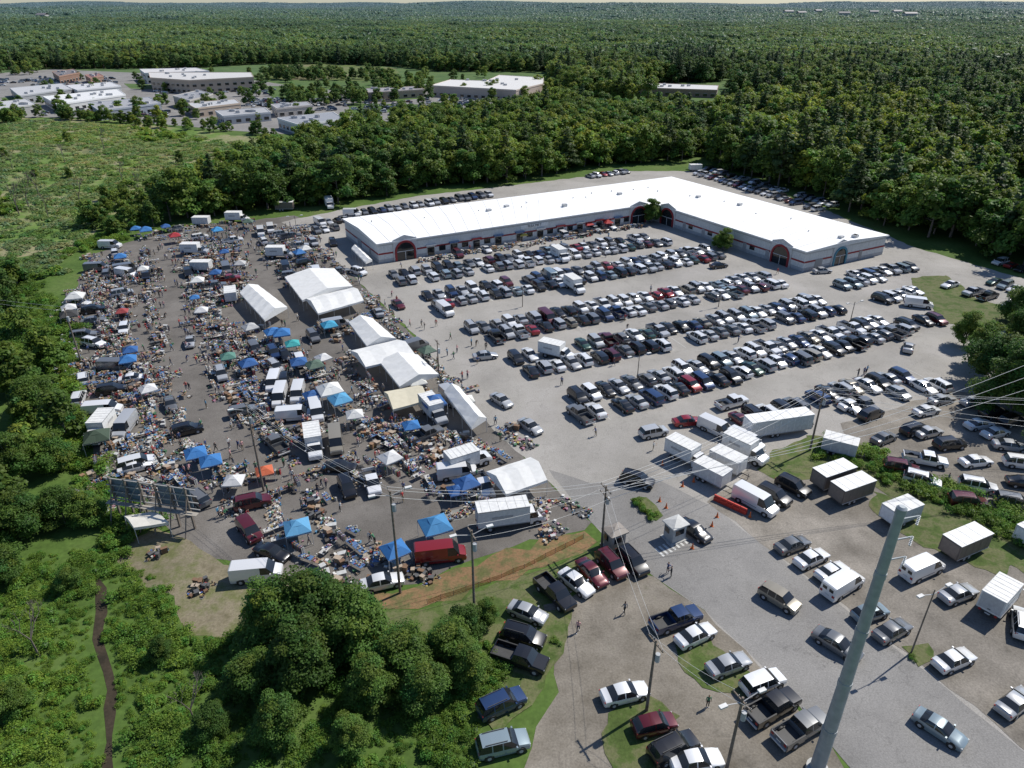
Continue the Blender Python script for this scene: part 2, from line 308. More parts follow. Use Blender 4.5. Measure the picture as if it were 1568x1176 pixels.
def scatter(name,pts,coll):
    me=bpy.data.meshes.new(name); me.from_pydata([p[:3] for p in pts],[],[])
    a=me.attributes.new('rotz','FLOAT','POINT'); a.data.foreach_set('value',[p[3] for p in pts])
    a=me.attributes.new('scl','FLOAT','POINT'); a.data.foreach_set('value',[p[4] for p in pts])
    a=me.attributes.new('idx','INT','POINT'); a.data.foreach_set('value',[int(p[5]) for p in pts])
    o=obj(name,me)
    ng=bpy.data.node_groups.new(name,'GeometryNodeTree')
    ng.interface.new_socket('Geometry',in_out='INPUT',socket_type='NodeSocketGeometry'); ng.interface.new_socket('Geometry',in_out='OUTPUT',socket_type='NodeSocketGeometry')
    gi=ng.nodes.new('NodeGroupInput'); go=ng.nodes.new('NodeGroupOutput'); ip=ng.nodes.new('GeometryNodeInstanceOnPoints'); ci=ng.nodes.new('GeometryNodeCollectionInfo')
    ci.inputs['Collection'].default_value=coll; ci.inputs['Separate Children'].default_value=True; ci.inputs['Reset Children'].default_value=True
    L=ng.links; L.new(gi.outputs[0],ip.inputs['Points']); L.new(ci.outputs[0],ip.inputs['Instance']); ip.inputs['Pick Instance'].default_value=True
    def na(nm,t):
        n=ng.nodes.new('GeometryNodeInputNamedAttribute'); n.data_type=t; n.inputs[0].default_value=nm; return n.outputs[0]
    L.new(na('idx','INT'),ip.inputs['Instance Index'])
    cx=ng.nodes.new('ShaderNodeCombineXYZ'); L.new(na('rotz','FLOAT'),cx.inputs[2]); er=ng.nodes.new('FunctionNodeEulerToRotation'); L.new(cx.outputs[0],er.inputs[0]); L.new(er.outputs[0],ip.inputs['Rotation'])
    cs=ng.nodes.new('ShaderNodeCombineXYZ'); s=na('scl','FLOAT')
    for k in range(3): L.new(s,cs.inputs[k])
    L.new(cs.outputs[0],ip.inputs['Scale']); L.new(ip.outputs[0],go.inputs[0])
    md=o.modifiers.new('scatter','NODES'); md.node_group=ng; return o
def fill(polys,spacing,exc=(),jit=.4):
    out=[]
    for poly in polys:
        g=[G(*p) for p in poly]; x0=min(p[0] for p in g);x1=max(p[0] for p in g);y0=min(p[1] for p in g);y1=max(p[1] for p in g)
        y=y0
        while y<y1:
            x=x0
            while x<x1:
                X=x+random.uniform(-jit,jit)*spacing; Y=y+random.uniform(-jit,jit)*spacing
                q=PR(X,Y)
                if inpoly(q[0],q[1],poly) and not any(inpoly(q[0],q[1],e) for e in exc): out.append((X,Y))
                x+=spacing
            y+=spacing
    return out
R=random.uniform
def idxmix(X,Y,pf):
    return 6+random.randrange(3) if random.random()<pf else random.randrange(6)
F_mid=[(395,322),(470,322),(640,293),(760,283),(860,268),(900,258),(1040,250),(1070,240),(1080,190),(1000,182),(860,176),(700,196),(640,204),(560,218),(480,228),(400,268),(330,300),(270,312),(240,345)]
F_right=[(1100,262),(1140,272),(1250,305),(1340,342),(1420,372),(1568,412),(1800,450),(2100,470),(2100,128),(1568,120),(1300,118),(1140,118),(1110,150),(1340,150),(1330,162),(1130,180),(1085,195)]
F_c=[(850,105),(1110,100),(1110,125),(980,130),(960,160),(1000,158),(1000,162),(870,150),(840,125)]
clear=[[(1480,300),(1568,285),(1680,300),(1680,330),(1540,325)]]
pts=[(x,y,0,R(0,6.28),R(.8,1.2),idxmix(x,y,.08)) for x,y in fill([F_mid],6.0)]
scatter('woodland_belt',pts,C_mid)
pts=[(x,y,0,R(0,6.28),R(.9,1.4),idxmix(x,y,.22)) for x,y in fill([F_right,F_c],7.0,clear)]
scatter('woodland_east',pts,C_mid)
sheet('dirt_clearing',clear[0],.02,'dirt',1,4)
F_left=[(-300,400),(0,415),(55,440),(80,520),(90,600),(100,660),(128,740),(175,800),(165,850),(80,870),(-300,930)]
ptsL=fill([F_left],6.5)
scatter('woodland_west',[(x,y,0,R(0,6.28),R(.45,.8),random.randrange(6)) for x,y in ptsL if random.random()<.65],C_mid)
tw=[[(430,150),(560,145),(560,164),(440,162)],[(440,112),(600,116),(600,124),(450,124)],[(580,130),(650,122),(650,148),(590,150)],[(-200,110),(70,106),(60,114),(-200,126)],[(390,118),(460,112),(470,124),(400,130)],[(830,128),(880,128),(900,165),(840,165)]]
scatter('town_trees',[(x,y,0,R(0,6.28),R(.55,.95),random.randrange(6)) for x,y in fill(tw,10) if random.random()<.55]
 +[(*G(R(0,860),R(112,190)),0,R(0,6),R(.4,.8),random.randrange(6)) for _ in range(150)]
 +[(*G(x_,181+max(0,x_-100)*.085+R(-2,3)),0,R(0,6),R(.3,.6),random.randrange(6)) for x_ in [R(-150,420) for _ in range(70)]],C_mid)
ms=fill([[(-250,178),(0,182),(190,192),(400,224),(380,265),(150,335),(90,430),(-250,410)]],3.4)
mp=[]
for x,y in ms:
    v=math.sin(x*.045)*math.cos(y*.04+1)+.5*math.sin(x*.11+y*.09)
    if v+R(-1,1)>1.35: mp.append((x,y,0,R(0,6.28),R(.3,1.2),random.randrange(3)))
    elif random.random()<.75: mp.append((x,y,0,R(0,6.28),R(.5,1.2),3+random.randrange(3)))
scatter('marsh_vegetation',mp,C_bushm)
scatter('marsh_trees',[(x,y,0,R(0,6.28),R(.28,.6),random.randrange(6)) for x,y in fill([[(150,300),(240,285),(400,240),(400,270),(270,320),(240,352),(150,372),(120,360)]],6) if random.random()<.6]+[(x,y,0,R(0,6.28),R(.25,.5),random.randrange(6)) for x,y in fill([[(-250,185),(400,220),(300,270),(100,330),(-250,410)]],14) if random.random()<.12],C_mid)
farfields=[(930,36,45,4),(690,50,35,3.5),(1240,90,30,3),(150,60,40,3),(1500,70,40,3.5),(540,92,70,6),(330,75,30,3),(1050,52,40,2.5),(1290,34,50,2.5),(450,40,50,2.2),(90,30,60,2)]
town=[(-300,96),(90,98),(215,94),(385,90),(640,92),(660,108),(860,104),(860,200),(-300,200)]
p1=[];p2=[]
y=700
while y<2000:
    x=-y*.95-150
    while x<y*.95+150:
        X=x+R(-6,6);Y=y+R(-6,6);q=PR(X,Y,0)
        if q[1]<108 and not inpoly(q[0],q[1],town) and not any(((q[0]-a)/c)**2+((q[1]-b)/d)**2<1 for a,b,c,d in farfields):
            p1.append((X,Y,hz(X,Y)-R(0,2),R(0,6.28),R(.9,1.25),random.randrange(4)))
        x+=40
    y+=38
y=2000
while y<7000:
    x=-y*.9
    while x<y*.9:
        X=x+R(-12,12);Y=y+R(-12,12);q=PR(X,Y,hz(X,Y))
        if not any(((q[0]-a)/c)**2+((q[1]-b)/d)**2<1 for a,b,c,d in farfields):
            p2.append((X,Y,hz(X,Y)-R(0,3),R(0,6.28),R(.95,1.3),random.randrange(4)))
        x+=85
    y+=85
scatter('distant_woodland',p1,C_patch); scatter('hillside_woodland',p2,C_fpatch)
scatter('woodland_beyond_town',[(x,y,0,R(0,6.28),R(.8,1.25),idxmix(x,y,.18)) for x,y in fill([[(-400,96),(60,96),(215,92),(385,90),(640,90),(860,102),(1110,98),(2100,96),(2100,128),(1120,120),(860,112),(655,109),(610,103),(500,98),(390,99),(300,105),(60,106),(-400,112)]],8)],C_mid)
thick=[(-200,860),(90,850),(160,835),(250,900),(290,980),(380,975),(560,960),(700,1000),(770,1000),(750,1080),(720,1130),(700,1400),(-300,1400)]
ditch=[(140,890),(168,890),(168,980),(186,1060),(182,1400),(150,1400),(152,1060),(134,980)]
tp=fill([thick],1.45,[ditch])
scatter('shrub_thicket',[(x,y,0,R(0,6.28),R(.2,.68),random.randrange(3)) for x,y in tp if random.random()<.8],C_bush)
vp=fill([thick],1.1,[ditch])
scatter('ground_vines',[(x,y,-.1,R(0,6.28),R(.14,.3),random.randrange(3)) for x,y in vp if random.random()<.7],C_bush)
bp=fill([[(80,480),(118,480),(125,620),(165,745),(240,800),(200,850),(160,850),(90,700)],[(100,400),(140,380),(210,365),(150,360),(90,390)],[(-100,400),(40,420),(100,480),(80,520),(-100,600)]],2.4)
scatter('lot_edge_shrubs',[(x,y,0,R(0,6.28),R(.4,1.1),random.randrange(3)) for x,y in bp],C_bush)
hp=fill([[(1255,690),(1330,690),(1430,735),(1568,800),(1640,840),(1560,830),(1450,778),(1350,735)]],1.8)
scatter('hedgerow',[(x,y,0.05,R(0,6.28),R(.45,.9),random.randrange(3)) for x,y in hp if random.random()<.85],C_bush)
for (a,b,s) in [(1255,700,.9),(1270,690,1),(985,782,.6),(998,792,.6),(975,774,.6),(1395,1010,.3),(1280,680,.8),(850,985,.3),(760,1020,.6),(740,1060,.6),(745,990,.5)]:
    x,y=G(a,b); obj('shrub',random.choice(BUSH),(x,y,0.05),R(0,6),s*.8)
for (a,b,s) in [(425,985,.85),(490,975,1.0),(550,995,.9),(470,1050,.8),(620,1030,.7),(690,1010,.6),(720,1050,.5),(650,1075,.6),(570,1080,.6),(390,1060,.6),(430,1130,.55),(540,1150,.45),(330,1120,.4),
    (20,1090,.45),(10,890,.6),(40,820,.75),(100,800,.65),(140,800,.55),(30,740,.8),(85,720,.7),(715,975,.5),(745,955,.35),(60,640,.75),(20,600,.8),(75,560,.6),(250,1010,.3),(110,900,.35),
    (1545,640,1.15),(1520,590,1.0),(1590,620,1.3),(1640,600,1.3),(1500,560,.7),(1560,540,.8),(1600,700,.6),(997,342,.62),(1108,384,.5),(1100,380,.4),(1475,530,.6),(1620,520,1.1),(1560,500,.9)]:
    x,y=G(a,b); obj('deciduous_tree',random.choice(NEAR),(x,y,0),R(0,6),s*(.85 if b>700 else 1))
def deadtree():
    mb=MB()
    def br(p,d,L,r,k):
        q=p+d*L; mb.tube(p,q,r,r*.6,5,0)
        if k==0: return
        for _ in range(3): br(q,(d+Vector((R(-.7,.7),R(-.7,.7),R(-.1,.5)))).normalized(),L*.68,r*.55,k-1)
    br(Vector((0,0,0)),Vector((.03,0,1)),3,.16,4)
    return mb.mesh('dead_tree',['bark'])
DT=[deadtree() for _ in range(2)]
for (a,b,s) in [(45,320,1.3),(125,318,1.2),(190,285,1.1),(75,335,1),(160,230,1.2),(20,260,1),(300,1110,.7),(60,1005,.8),(100,250,1),(480,300,1.2),(30,330,1.3),(60,300,1.1),(215,300,1)]:
    x,y=G(a,b); obj('dead_tree',random.choice(DT),(x,y,0),R(0,6),s)
# ------------------------------------------------------------------ vehicles
def loft(mb,W,st):
    rings=[]
    for (x,wf,zb,zbelt,zt,tw,sg,tg) in st:
        zm=zb+(zbelt-zb)*.55
        h=[(wf*W*.93,zb),(wf*W,zm),(wf*W*.97,zbelt),(wf*W*tw,zt)]
        rings.append([(x,-a,b) for a,b in h]+[(x,-wf*W*tw*.5,zt+.03),(x,wf*W*tw*.5,zt+.03)]+[(x,a,b) for a,b in reversed(h)])
    n=10
    for i in range(len(st)-1):
        A,B=rings[i],rings[i+1]; sg,tg=st[i][6],st[i][7]
        for k in range(n-1):
            mat=0
            if k in(2,6) and sg: mat=1
            if k in(3,4,5) and tg: mat=1
            mb.face([A[k],A[k+1],B[k+1],B[k]],mat)
        mb.face([A[9],A[0],B[0],B[9]],2,(.02,.02,.02))
    mb.face(rings[0][::-1],0); mb.face(rings[-1],0)
def wheels(mb,W,xs,r=.33):
    for x in xs:
        for s in(-1,1):
            mb.tube((x,s*(W-.25),r+.03),(x,s*(W+.006),r+.05),r*1.2,r*1.2,16,2,(.012,.012,.012))
            mb.tube((x,s*(W-.24),r),(x,s*(W+.03),r),r,r,16,2,(.025,.025,.025))
            mb.tube((x,s*(W-.2),r),(x,s*(W+.045),r),r*.6,r*.52,10,2,(.42,.42,.43))
def lights(mb,xf,xr,W,zf,zr,h=.13):
    for s in(-1,1):
        mb.box((xf,s*W*.68,zf),(.14,.36,h),s*-.25,2,(.6,.61,.61)); mb.box((xr,s*W*.74,zr),(.1,.26,h*1.3),0,2,(.35,.02,.02))
    mb.box((xf+.03,0,zf-.08),(.08,W*.75,.16),0,2,(.03,.03,.03)); mb.box((xr-.02,0,zr-.14),(.06,.5,.14),0,2,(.6,.6,.58))
def mirrors(mb,x,W,z):
    for s in(-1,1): mb.box((x,s*(W+.06),z),(.14,.2,.14),0,0)
def sedan(L=4.7,W=.9,h=1.43):
    mb=MB(); k=L/4.7
    loft(mb,W,[(2.35*k,.78,.38,.52,.60,.86,0,0),(2.25*k,.9,.22,.64,.70,.88,0,0),(1.75*k,.98,.2,.76,.83,.85,0,0),(1.0*k,1,.2,.88,.95,.86,1,1),(.3*k,1,.2,.92,h-.02,.70,1,0),(-.22*k,1,.2,.93,h,.70,0,0),(-.32*k,1,.2,.93,h,.70,1,0),(-1.0*k,1,.2,.95,h-.05,.68,1,1),(-1.62*k,.99,.22,.96,1.04,.80,0,0),(-2.22*k,.93,.25,.88,1.0,.82,0,0),(-2.35*k,.84,.36,.62,.86,.82,0,0)])
    wheels(mb,W,(1.42*k,-1.42*k)); lights(mb,2.2*k,-2.27*k,W,.62,.82); mirrors(mb,.85*k,W,.96)
    return mb.mesh('sedan',['paint','glass','fcol'],32)
def suv(L=4.7,W=.94,h=1.72,van=False,rack=True):
    mb=MB(); k=L/4.7; hb=.2 if van else 0
    loft(mb,W,[(2.35*k,.82,.42,.62,.76,.88,0,0),(2.25*k,.93,.26,.76,.90,.90,0,0),((1.25+hb)*k,1,.25,1.0,1.08,.88,1,1),((.55+hb)*k,1,.25,1.02,h-.03,.76,1,0),(-.1*k,1,.25,1.03,h,.77,0,0),(-.2*k,1,.25,1.03,h,.77,1,0),(-1.05*k,1,.25,1.04,h,.77,0,0),(-1.15*k,1,.25,1.04,h,.77,1,0),(-1.95*k,.99,.27,1.05,h-.05,.75,1,1),(-2.27*k,.95,.3,1.04,1.12,.86,0,0),(-2.35*k,.88,.4,.7,.98,.88,0,0)])
    wheels(mb,W,(1.42*k,-1.42*k),.37); lights(mb,2.22*k,-2.28*k,W,.76,.98,.16); mirrors(mb,1.05*k,W,1.1)
    if rack:
        for s in(-1,1): mb.box((-.7*k,s*W*.66,h+.06),(2.0*k,.05,.05),0,2,(.06,.06,.06))
    return mb.mesh('suv',['paint','glass','fcol'],32)
def hatch():
    mb=MB(); W=.87;h=1.5
    loft(mb,W,[(2.05,.8,.36,.55,.64,.86,0,0),(1.95,.92,.22,.7,.78,.88,0,0),(1.1,1,.2,.9,.97,.86,1,1),(.4,1,.2,.93,h-.02,.72,1,0),(-.2,1,.2,.95,h,.73,0,0),(-.3,1,.2,.95,h,.73,1,0),(-1.4,.99,.22,.98,h-.07,.71,1,1),(-1.95,.93,.26,.96,1.05,.82,0,0),(-2.05,.86,.36,.65,.92,.84,0,0)])
    wheels(mb,W,(1.25,-1.25),.32); lights(mb,1.92,-1.97,W,.66,.86); mirrors(mb,.9,W,.98)
    return mb.mesh('hatch',['paint','glass','fcol'],32)
def pickup():
    mb=MB(); W=.98;h=1.82
    loft(mb,W,[(2.8,.85,.5,.72,.92,.9,0,0),(2.7,.95,.35,.9,1.05,.9,0,0),(1.55,1,.33,1.08,1.17,.88,1,1),(.95,1,.33,1.1,h-.03,.78,1,0),(.35,1,.33,1.1,h,.78,0,0),(.25,1,.33,1.1,h,.78,1,0),(-.45,1,.33,1.1,h-.04,.78,1,1),(-.62,1,.33,1.1,1.2,.86,0,0)])
    mb.box((-1.75,0,.62),(2.2,1.8,.1),0,2,(.05,.05,.05))
    for s in(-1,1): mb.box((-1.75,s*.93,.78),(2.24,.1,.82),0,0); mb.box((-1.75,s*.93,1.2),(2.2,.12,.03),0,2,(.03,.03,.03))
    mb.box((-2.84,0,.82),(.08,1.96,.74),0,0); mb.box((-2.93,0,.5),(.12,1.8,.18),0,2,(.5,.5,.5)); mb.box((-.67,0,.82),(.08,1.76,.7),0,0)
    wheels(mb,W,(1.8,-1.75),.4); lights(mb,2.67,-2.85,W,.9,.95,.18); mirrors(mb,1.3,W+.05,1.2)
    return mb.mesh('pickup',['paint','glass','fcol'],32)
def van(L=5.6,h=2.15):
    mb=MB(); W=1.0; a=L/2
    loft(mb,W,[(a,.85,.42,.7,.9,.9,0,0),(a-.1,.95,.3,.85,1.05,.9,0,0),(a-.8,1,.28,1.15,1.28,.9,1,1),(a-1.5,1,.28,1.2,h-.05,.86,1,0),(a-2.2,1,.28,1.2,h,.88,0,0),(-a+.15,1,.3,1.25,h,.88,0,0),(-a,.97,.34,1.2,h-.1,.87,0,0)])
    mb.box((-a-.01,.4,1.6),(.03,.5,.4),0,1); mb.box((-a-.01,-.4,1.6),(.03,.5,.4),0,1)
    for s in(-1,1): mb.box((-.5,s*(W+.0),.75),(2.6,.03,.06),0,2,(.1,.1,.1))
    wheels(mb,W,(a-1.0,-a+1.15),.38); lights(mb,a-.1,-a,W,.85,1.0,.2); mirrors(mb,a-1.05,W+.08,1.35)
    return mb.mesh('van',['paint','glass','fcol'],32)
def boxtruck(L=7.2,bh=2.4,c=(.72,.72,.7)):
    mb=MB(); W=1.05;a=L/2
    loft(mb,W,[(a,.88,.5,.8,1.05,.9,0,0),(a-.12,.96,.42,1.0,1.2,.9,0,0),(a-.85,1,.4,1.3,1.42,.9,1,1),(a-1.35,1,.4,1.35,2.1,.84,1,0),(a-2.0,1,.4,1.35,2.15,.84,0,0)])
    bl=L-2.1; bx=-a+bl/2
    mb.box((bx,0,.9+bh/2),(bl,2.4,bh),0,2,c); mb.box((bx,0,.78),(bl-.2,1.0,.22),0,2,(.05,.05,.05))
    for s in(-1,1):
        mb.box((bx,s*1.21,.97),(bl+.04,.04,.12),0,2,(.3,.3,.3)); mb.box((bx,s*1.21,.9+bh-.05),(bl+.04,.05,.12),0,2,(.4,.4,.4))
        mb.box((bx-.2,s*1.215,.9+bh*.55),(bl*.4,.02,.35),0,2,random.choice([(.15,.2,.35),(.4,.4,.4),(.45,.45,.45)]))
    for k in range(6): mb.box((bx-bl/2+bl*(k+.5)/6,0,.9+bh+.012),(.05,2.3,.02),0,2,(.55,.55,.53))
    mb.box((-a-.015,0,.95+bh/2),(.03,2.1,bh-.35),0,2,(.5,.5,.5)); mb.box((-a-.04,0,1.3),(.04,.3,.1),0,2,(.1,.1,.1))
    wheels(mb,1.05,(a-1.1,-a+1.5),.45); lights(mb,a-.1,-a,W,.95,.8,.2); mirrors(mb,a-1.0,W+.15,1.6)
    return mb.mesh('box_truck',['paint','glass','fcol'],32)
def trailer(L=6,h=2.4,side=(.16,.13,.11),roof=(.8,.8,.78),axles=2):
    mb=MB(); W=1.22
    mb.box((0,0,.65+h/2),(L,2*W,h),0,2,side); mb.box((0,0,.65+h+.03),(L+.06,2*W+.06,.06),0,2,roof)
    for s in(-1,1):
        mb.box((0,s*(W+.01),.7),(L,.04,.12),0,2,(.4,.4,.4))
        for k in range(int(L/1.2)+1): mb.box((-L/2+k*1.2+.03,s*(W+.01),.65+h/2),(.05,.03,h-.2),0,2,[q*1.3 for q in side])
    for k in range(int(L/1.5)): mb.box((-L/2+.8+k*1.5,0,.65+h+.07),(.05,2*W,.02),0,2,[q*.75 for q in roof])
    mb.box((-L/2-.02,0,.65+h/2),(.04,2*W-.3,h-.3),0,2,[min(.8,q*1.4) for q in side]); mb.tube((L/2,0,.55),(L/2+1.3,0,.5),.07,.06,6,2,(.06,.06,.06)); mb.tube((L/2+1.1,0,0.02),(L/2+1.1,0,.9),.05,.05,6,2,(.1,.1,.1))
    wheels(mb,W-.05,[(-.5-k*.85) for k in range(axles)],.36)
    return mb.mesh('trailer',['paint','glass','fcol'],32)
V={'sedan':sedan(),'sedan2':sedan(4.9,.92,1.46),'coupe':sedan(4.4,.88,1.34),'suv':suv(),'suv2':suv(4.5,.92,1.66,rack=False),'mini':suv(5.0,.97,1.76,True,False),'hatch':hatch(),'pickup':pickup(),'van':van(),'vanl':van(6.0,2.35),'box':boxtruck(6.6,2.2),'boxl':boxtruck(8.6,2.5),'trailer':trailer(5.6,2.1),'semi':trailer(10.4,2.5,(.6,.6,.6)),'trailerw':trailer(4.6,1.9,(.6,.6,.59),(.7,.7,.68))}
NM={'sedan':'parked_car','sedan2':'parked_car','coupe':'parked_car','suv':'parked_suv','suv2':'parked_suv','mini':'minivan','hatch':'parked_hatchback','pickup':'pickup_truck','van':'cargo_van','vanl':'cargo_van','box':'box_truck','boxl':'box_truck','trailer':'storage_trailer','semi':'semi_trailer','trailerw':'cargo_trailer'}
COL={'w':(.78,.78,.77),'s':(.42,.43,.44),'g':(.16,.165,.17),'k':(.012,.012,.014),'b':(.02,.045,.12),'r':(.26,.014,.016),'d':(.10,.011,.016),'n':(.02,.06,.045),'t':(.30,.27,.21),'c':(.22,.28,.31),'lb':(.08,.25,.42)}
def rcol():
    return COL[random.choices(['w','s','g','k','b','r','d','n','t','c'],[29,23,13,19,7,4,3,1,2,4])[0]]
occ=[]
def car(kind,x,y,deg,color=None,z=.03,r=2.2):
    j=.9+.2*random.random(); c=color or rcol(); c=tuple(min(.85,q*j) for q in c)
    occ.append((x,y,r)); return obj(NM[kind],V[kind],(x,y,z),math.radians(deg),1,c)
def rkind(): return random.choices(['sedan','sedan2','coupe','suv','suv2','mini','hatch','pickup','van'],[24,14,6,20,16,6,9,6,1])[0]
def row(p,q,double=False,fillp=.94,sp_=2.75,off=5.4,marks=True,z=.03):
    a=Vector(G(*p)); b=Vector(G(*q)); d=(b-a); L=d.length; d.normalize(); n=Vector((d.y,-d.x)); ang=math.degrees(math.atan2(n.y,n.x))
    k=int(L/sp_)
    mb=MB()
    for r in range(2 if double else 1):
        for i in range(k+1):
            c=a+d*(i*sp_+.0)+n*(off*r)
            if marks:
                m=c+d*sp_/2; mb.box((m.x,m.y,.0315),(4.8,.1,.004),math.atan2(n.y,n.x),0)
            if random.random()<fillp:
                car(rkind(),c.x+R(-.18,.18)+n.x*R(-.5,.5),c.y+R(-.18,.18)+n.y*R(-.5,.5),ang+R(-3.5,3.5)+(180 if random.random()<(.25 if r==0 else .8) else 0),z=z)
    if marks: obj('parking_markings',mb.mesh('markings',['mark']))
row((603,424),(1005,364),True); row((655,457),(1088,384),True); row((722,507),(1178,424),True); row((792,552),(1260,462),True); row((862,618),(1345,494),True)
row((1248,612),(1400,574)); row((1135,648),(1232,622)); row((1290,440),(1345,428),False,1,marks=False); row((1350,462),(1400,448),False,1,marks=False); row((1310,425),(1400,412),False,.8,marks=False)
row((545,330),(752,300),False,.95,marks=False); row((1070,268),(1260,325),False,.9,marks=False); row((1085,262),(1300,325),False,.9,marks=False); row((905,272),(965,264),False,.9,marks=False)
row((490,345),(530,338),False,1,marks=False); row((485,356),(525,350),False,1,marks=False)
row((1380,500),(1440,492),False,.8,marks=False); row((1455,440),(1560,475),False,.8,marks=False); row((1530,405),(1600,425),False,.9,marks=False); row((1500,430),(1600,460),False,.8,marks=False)
row((860,362),(955,348),False,.5,marks=False); row((700,392),(760,384),False,.3,marks=False)
row((1300,628),(1440,592),False,.9,marks=False,z=.05)
for t in [('sedan',1302,625,25,'w'),('suv',1332,640,30,'k'),('sedan',1352,676,30,'g'),('suv',1398,663,25,'k'),('sedan',1420,667,20,'s'),('sedan',1417,634,20,'w'),('sedan',1440,617,20,'s'),('sedan',1490,620,15,'s'),('suv',1520,638,15,'k'),('suv',1452,686,10,'k'),('sedan',1497,655,15,'w'),('sedan',1522,668,20,'w'),('suv',1548,650,20,'k'),('pickup',1415,710,-20,'w'),('sedan',1492,712,10,'w'),('suv',1378,722,-20,'d'),('suv',1410,741,-30,'w'),('suv',1495,750,-20,'w'),('suv',1480,774,-10,'d'),('suv',1550,775,-20,'g'),('sedan',1545,688,-15,'s'),('suv',1562,715,-15,'w'),('sedan',1568,745,-15,'k'),('sedan',1600,690,-15,'s'),('suv',1590,650,20,'g'),
  ('suv',975,741,-25,'k'),('suv2',1192,923,-48,'t'),('sedan2',1280,993,-48,'g'),('coupe',1436,1122,-50,'c'),('sedan',1063,818,-55,'k'),
  ('suv',968,866,-62,'k'),('suv',936,871,-62,'d'),('sedan',906,883,-60,'d'),('sedan',882,898,-50,'w'),('pickup',850,915,-55,'k'),
  ('pickup',1035,955,22,'b'),('sedan',1064,979,28,'w'),('sedan',1114,1024,22,'s'),('suv2',1166,1052,22,'w'),('pickup',1182,1090,28,'k'),('pickup',1225,1122,28,'g'),('sedan',1065,1172,10,'w'),('suv',1030,1152,25,'k'),('hatch',1001,1116,15,'d'),('sedan',956,1068,15,'w'),
  ('coupe',808,944,-28,'s'),('suv',801,981,-20,'k'),('pickup',797,1015,-22,'k'),('suv',768,1084,28,'b'),('suv',770,1146,15,'c'),
  ('sedan',1212,840,25,'g'),('sedan',1241,861,28,'w'),('coupe',1272,881,28,'w'),('van',1288,904,32,'w'),('hatch',1330,945,20,'c'),('sedan',1364,972,28,'g'),('sedan',1458,1017,22,'w'),('sedan',1465,915,22,'s'),('van',1409,879,25,'w'),('vanl',1155,776,-50,'w'),('suv',1184,765,-50,'k'),('suv',1213,751,-50,'k'),('sedan',1552,1082,30,'s'),('suv',1562,962,60,'w'),('box',1528,925,38,'w'),
  ('sedan',768,618,-52,'s'),('sedan',812,658,-52,'s'),('suv2',1000,667,20,'s'),('sedan',1052,650,10,'r'),('pickup',1120,622,25,'w'),('sedan',743,549,15,'s'),('suv',1096,664,-50,'w'),
  ('box',1052,708,-48,'w'),('trailerw',1088,737,-48,'w'),('trailerw',1112,718,-48,'w'),('box',1140,700,-48,'w'),('van',1140,683,-48,'w'),('van',1095,663,-48,'w'),('semi',1188,663,14,'w'),
  ('trailer',1272,742,25,'w'),('trailer',1300,763,25,'w'),('trailer',1472,846,25,'w'),('trailerw',1375,797,25,'w'),('trailerw',1580,830,25,'w'),('trailerw',1283,694,-30,'w'),('trailerw',1064,262,10,'w'),
  ('sedan',1390,536,60,'s'),('suv',1388,502,-60,'k'),('box',858,398,-65,'w'),('box',880,445,-65,'w'),('van',838,492,-65,'d'),('van',682,480,-60,'w'),('sedan',610,470,-60,'d'),('box',852,548,-30,'w'),('sedan',1258,418,10,'s'),('van',1405,470,-20,'w'),('sedan',1100,410,20,'k'),
  ('suv',388,775,22,'d'),('mini',383,818,-50,'d'),('sedan',418,852,-25,'k'),('van',395,885,8,'w'),('vanl',675,857,10,'r'),('sedan2',586,897,18,'w'),('box',482,690,-72,'w'),('vanl',515,683,-75,'t'),('pickup',570,745,-70,'w'),('suv',532,752,-65,'k'),('sedan',522,720,-5,'k'),
  ('van',452,642,10,'w'),('vanl',430,614,-82,'w'),('van',457,609,-82,'w'),('van',420,592,-82,'w'),('van',160,634,10,'w'),('box',157,668,-85,'w'),('vanl',194,660,-85,'s'),('sedan',209,720,30,'w'),('suv',172,602,20,'k'),('van',178,567,0,'g'),('sedan',292,528,-70,'s'),('box',718,715,30,'w'),('boxl',782,803,12,'w'),('van',700,730,12,'w'),('suv',145,530,-20,'w'),('van',170,380,0,'w'),('van',150,415,10,'g'),('pickup',120,470,-5,'w'),('van',195,424,-20,'w'),('box',300,390,0,'s'),('trailerw',310,415,0,'w'),('trailerw',355,460,-70,'s'),('box',430,395,0,'s'),('trailer',437,322,3,'w'),('box',365,340,0,'w'),('van',415,355,-70,'w'),('van',400,360,-70,'w'),('trailerw',310,345,0,'s'),
  ('suv',435,590,-75,'k'),('suv',420,545,-60,'b'),('sedan',437,548,-60,'k'),('suv',480,520,-60,'g'),('suv',510,375,-70,'k'),('van',650,380,15,'w'),('suv',550,420,-40,'w'),('mini',480,375,-60,'s'),('pickup',740,750,-70,'w'),('box',665,640,-60,'s'),('van',690,615,-60,'s'),('van',485,637,-70,'w'),('mini',210,715,30,'w'),('suv',130,518,20,'g'),('van',540,330,5,'w'),('box',505,318,-70,'w')]:
    x,y=G(t[1],t[2]); car(t[0],x,y,t[3],COL[t[4]],z=.055 if t[1]>1075 and t[2]>600 else .03,r=3.2 if t[0] in('box','boxl','vanl','semi','trailer') else 2.2)
for _ in range(520):
    c=random.choice([(430,545,152,170),(560,700,152,170),(830,870,140,160),(30,190,118,128),(380,440,152,164),(690,860,150,165),(200,260,172,180),(1150,1350,155,160),(560,860,168,178),(240,420,138,145),(0,120,122,132),(0,260,164,178)])
    X,Y=G(R(c[0],c[1]),R(c[2],c[3])); car(rkind(),X,Y,random.choice([20,20,200,-70])+R(-4,4),z=.06)
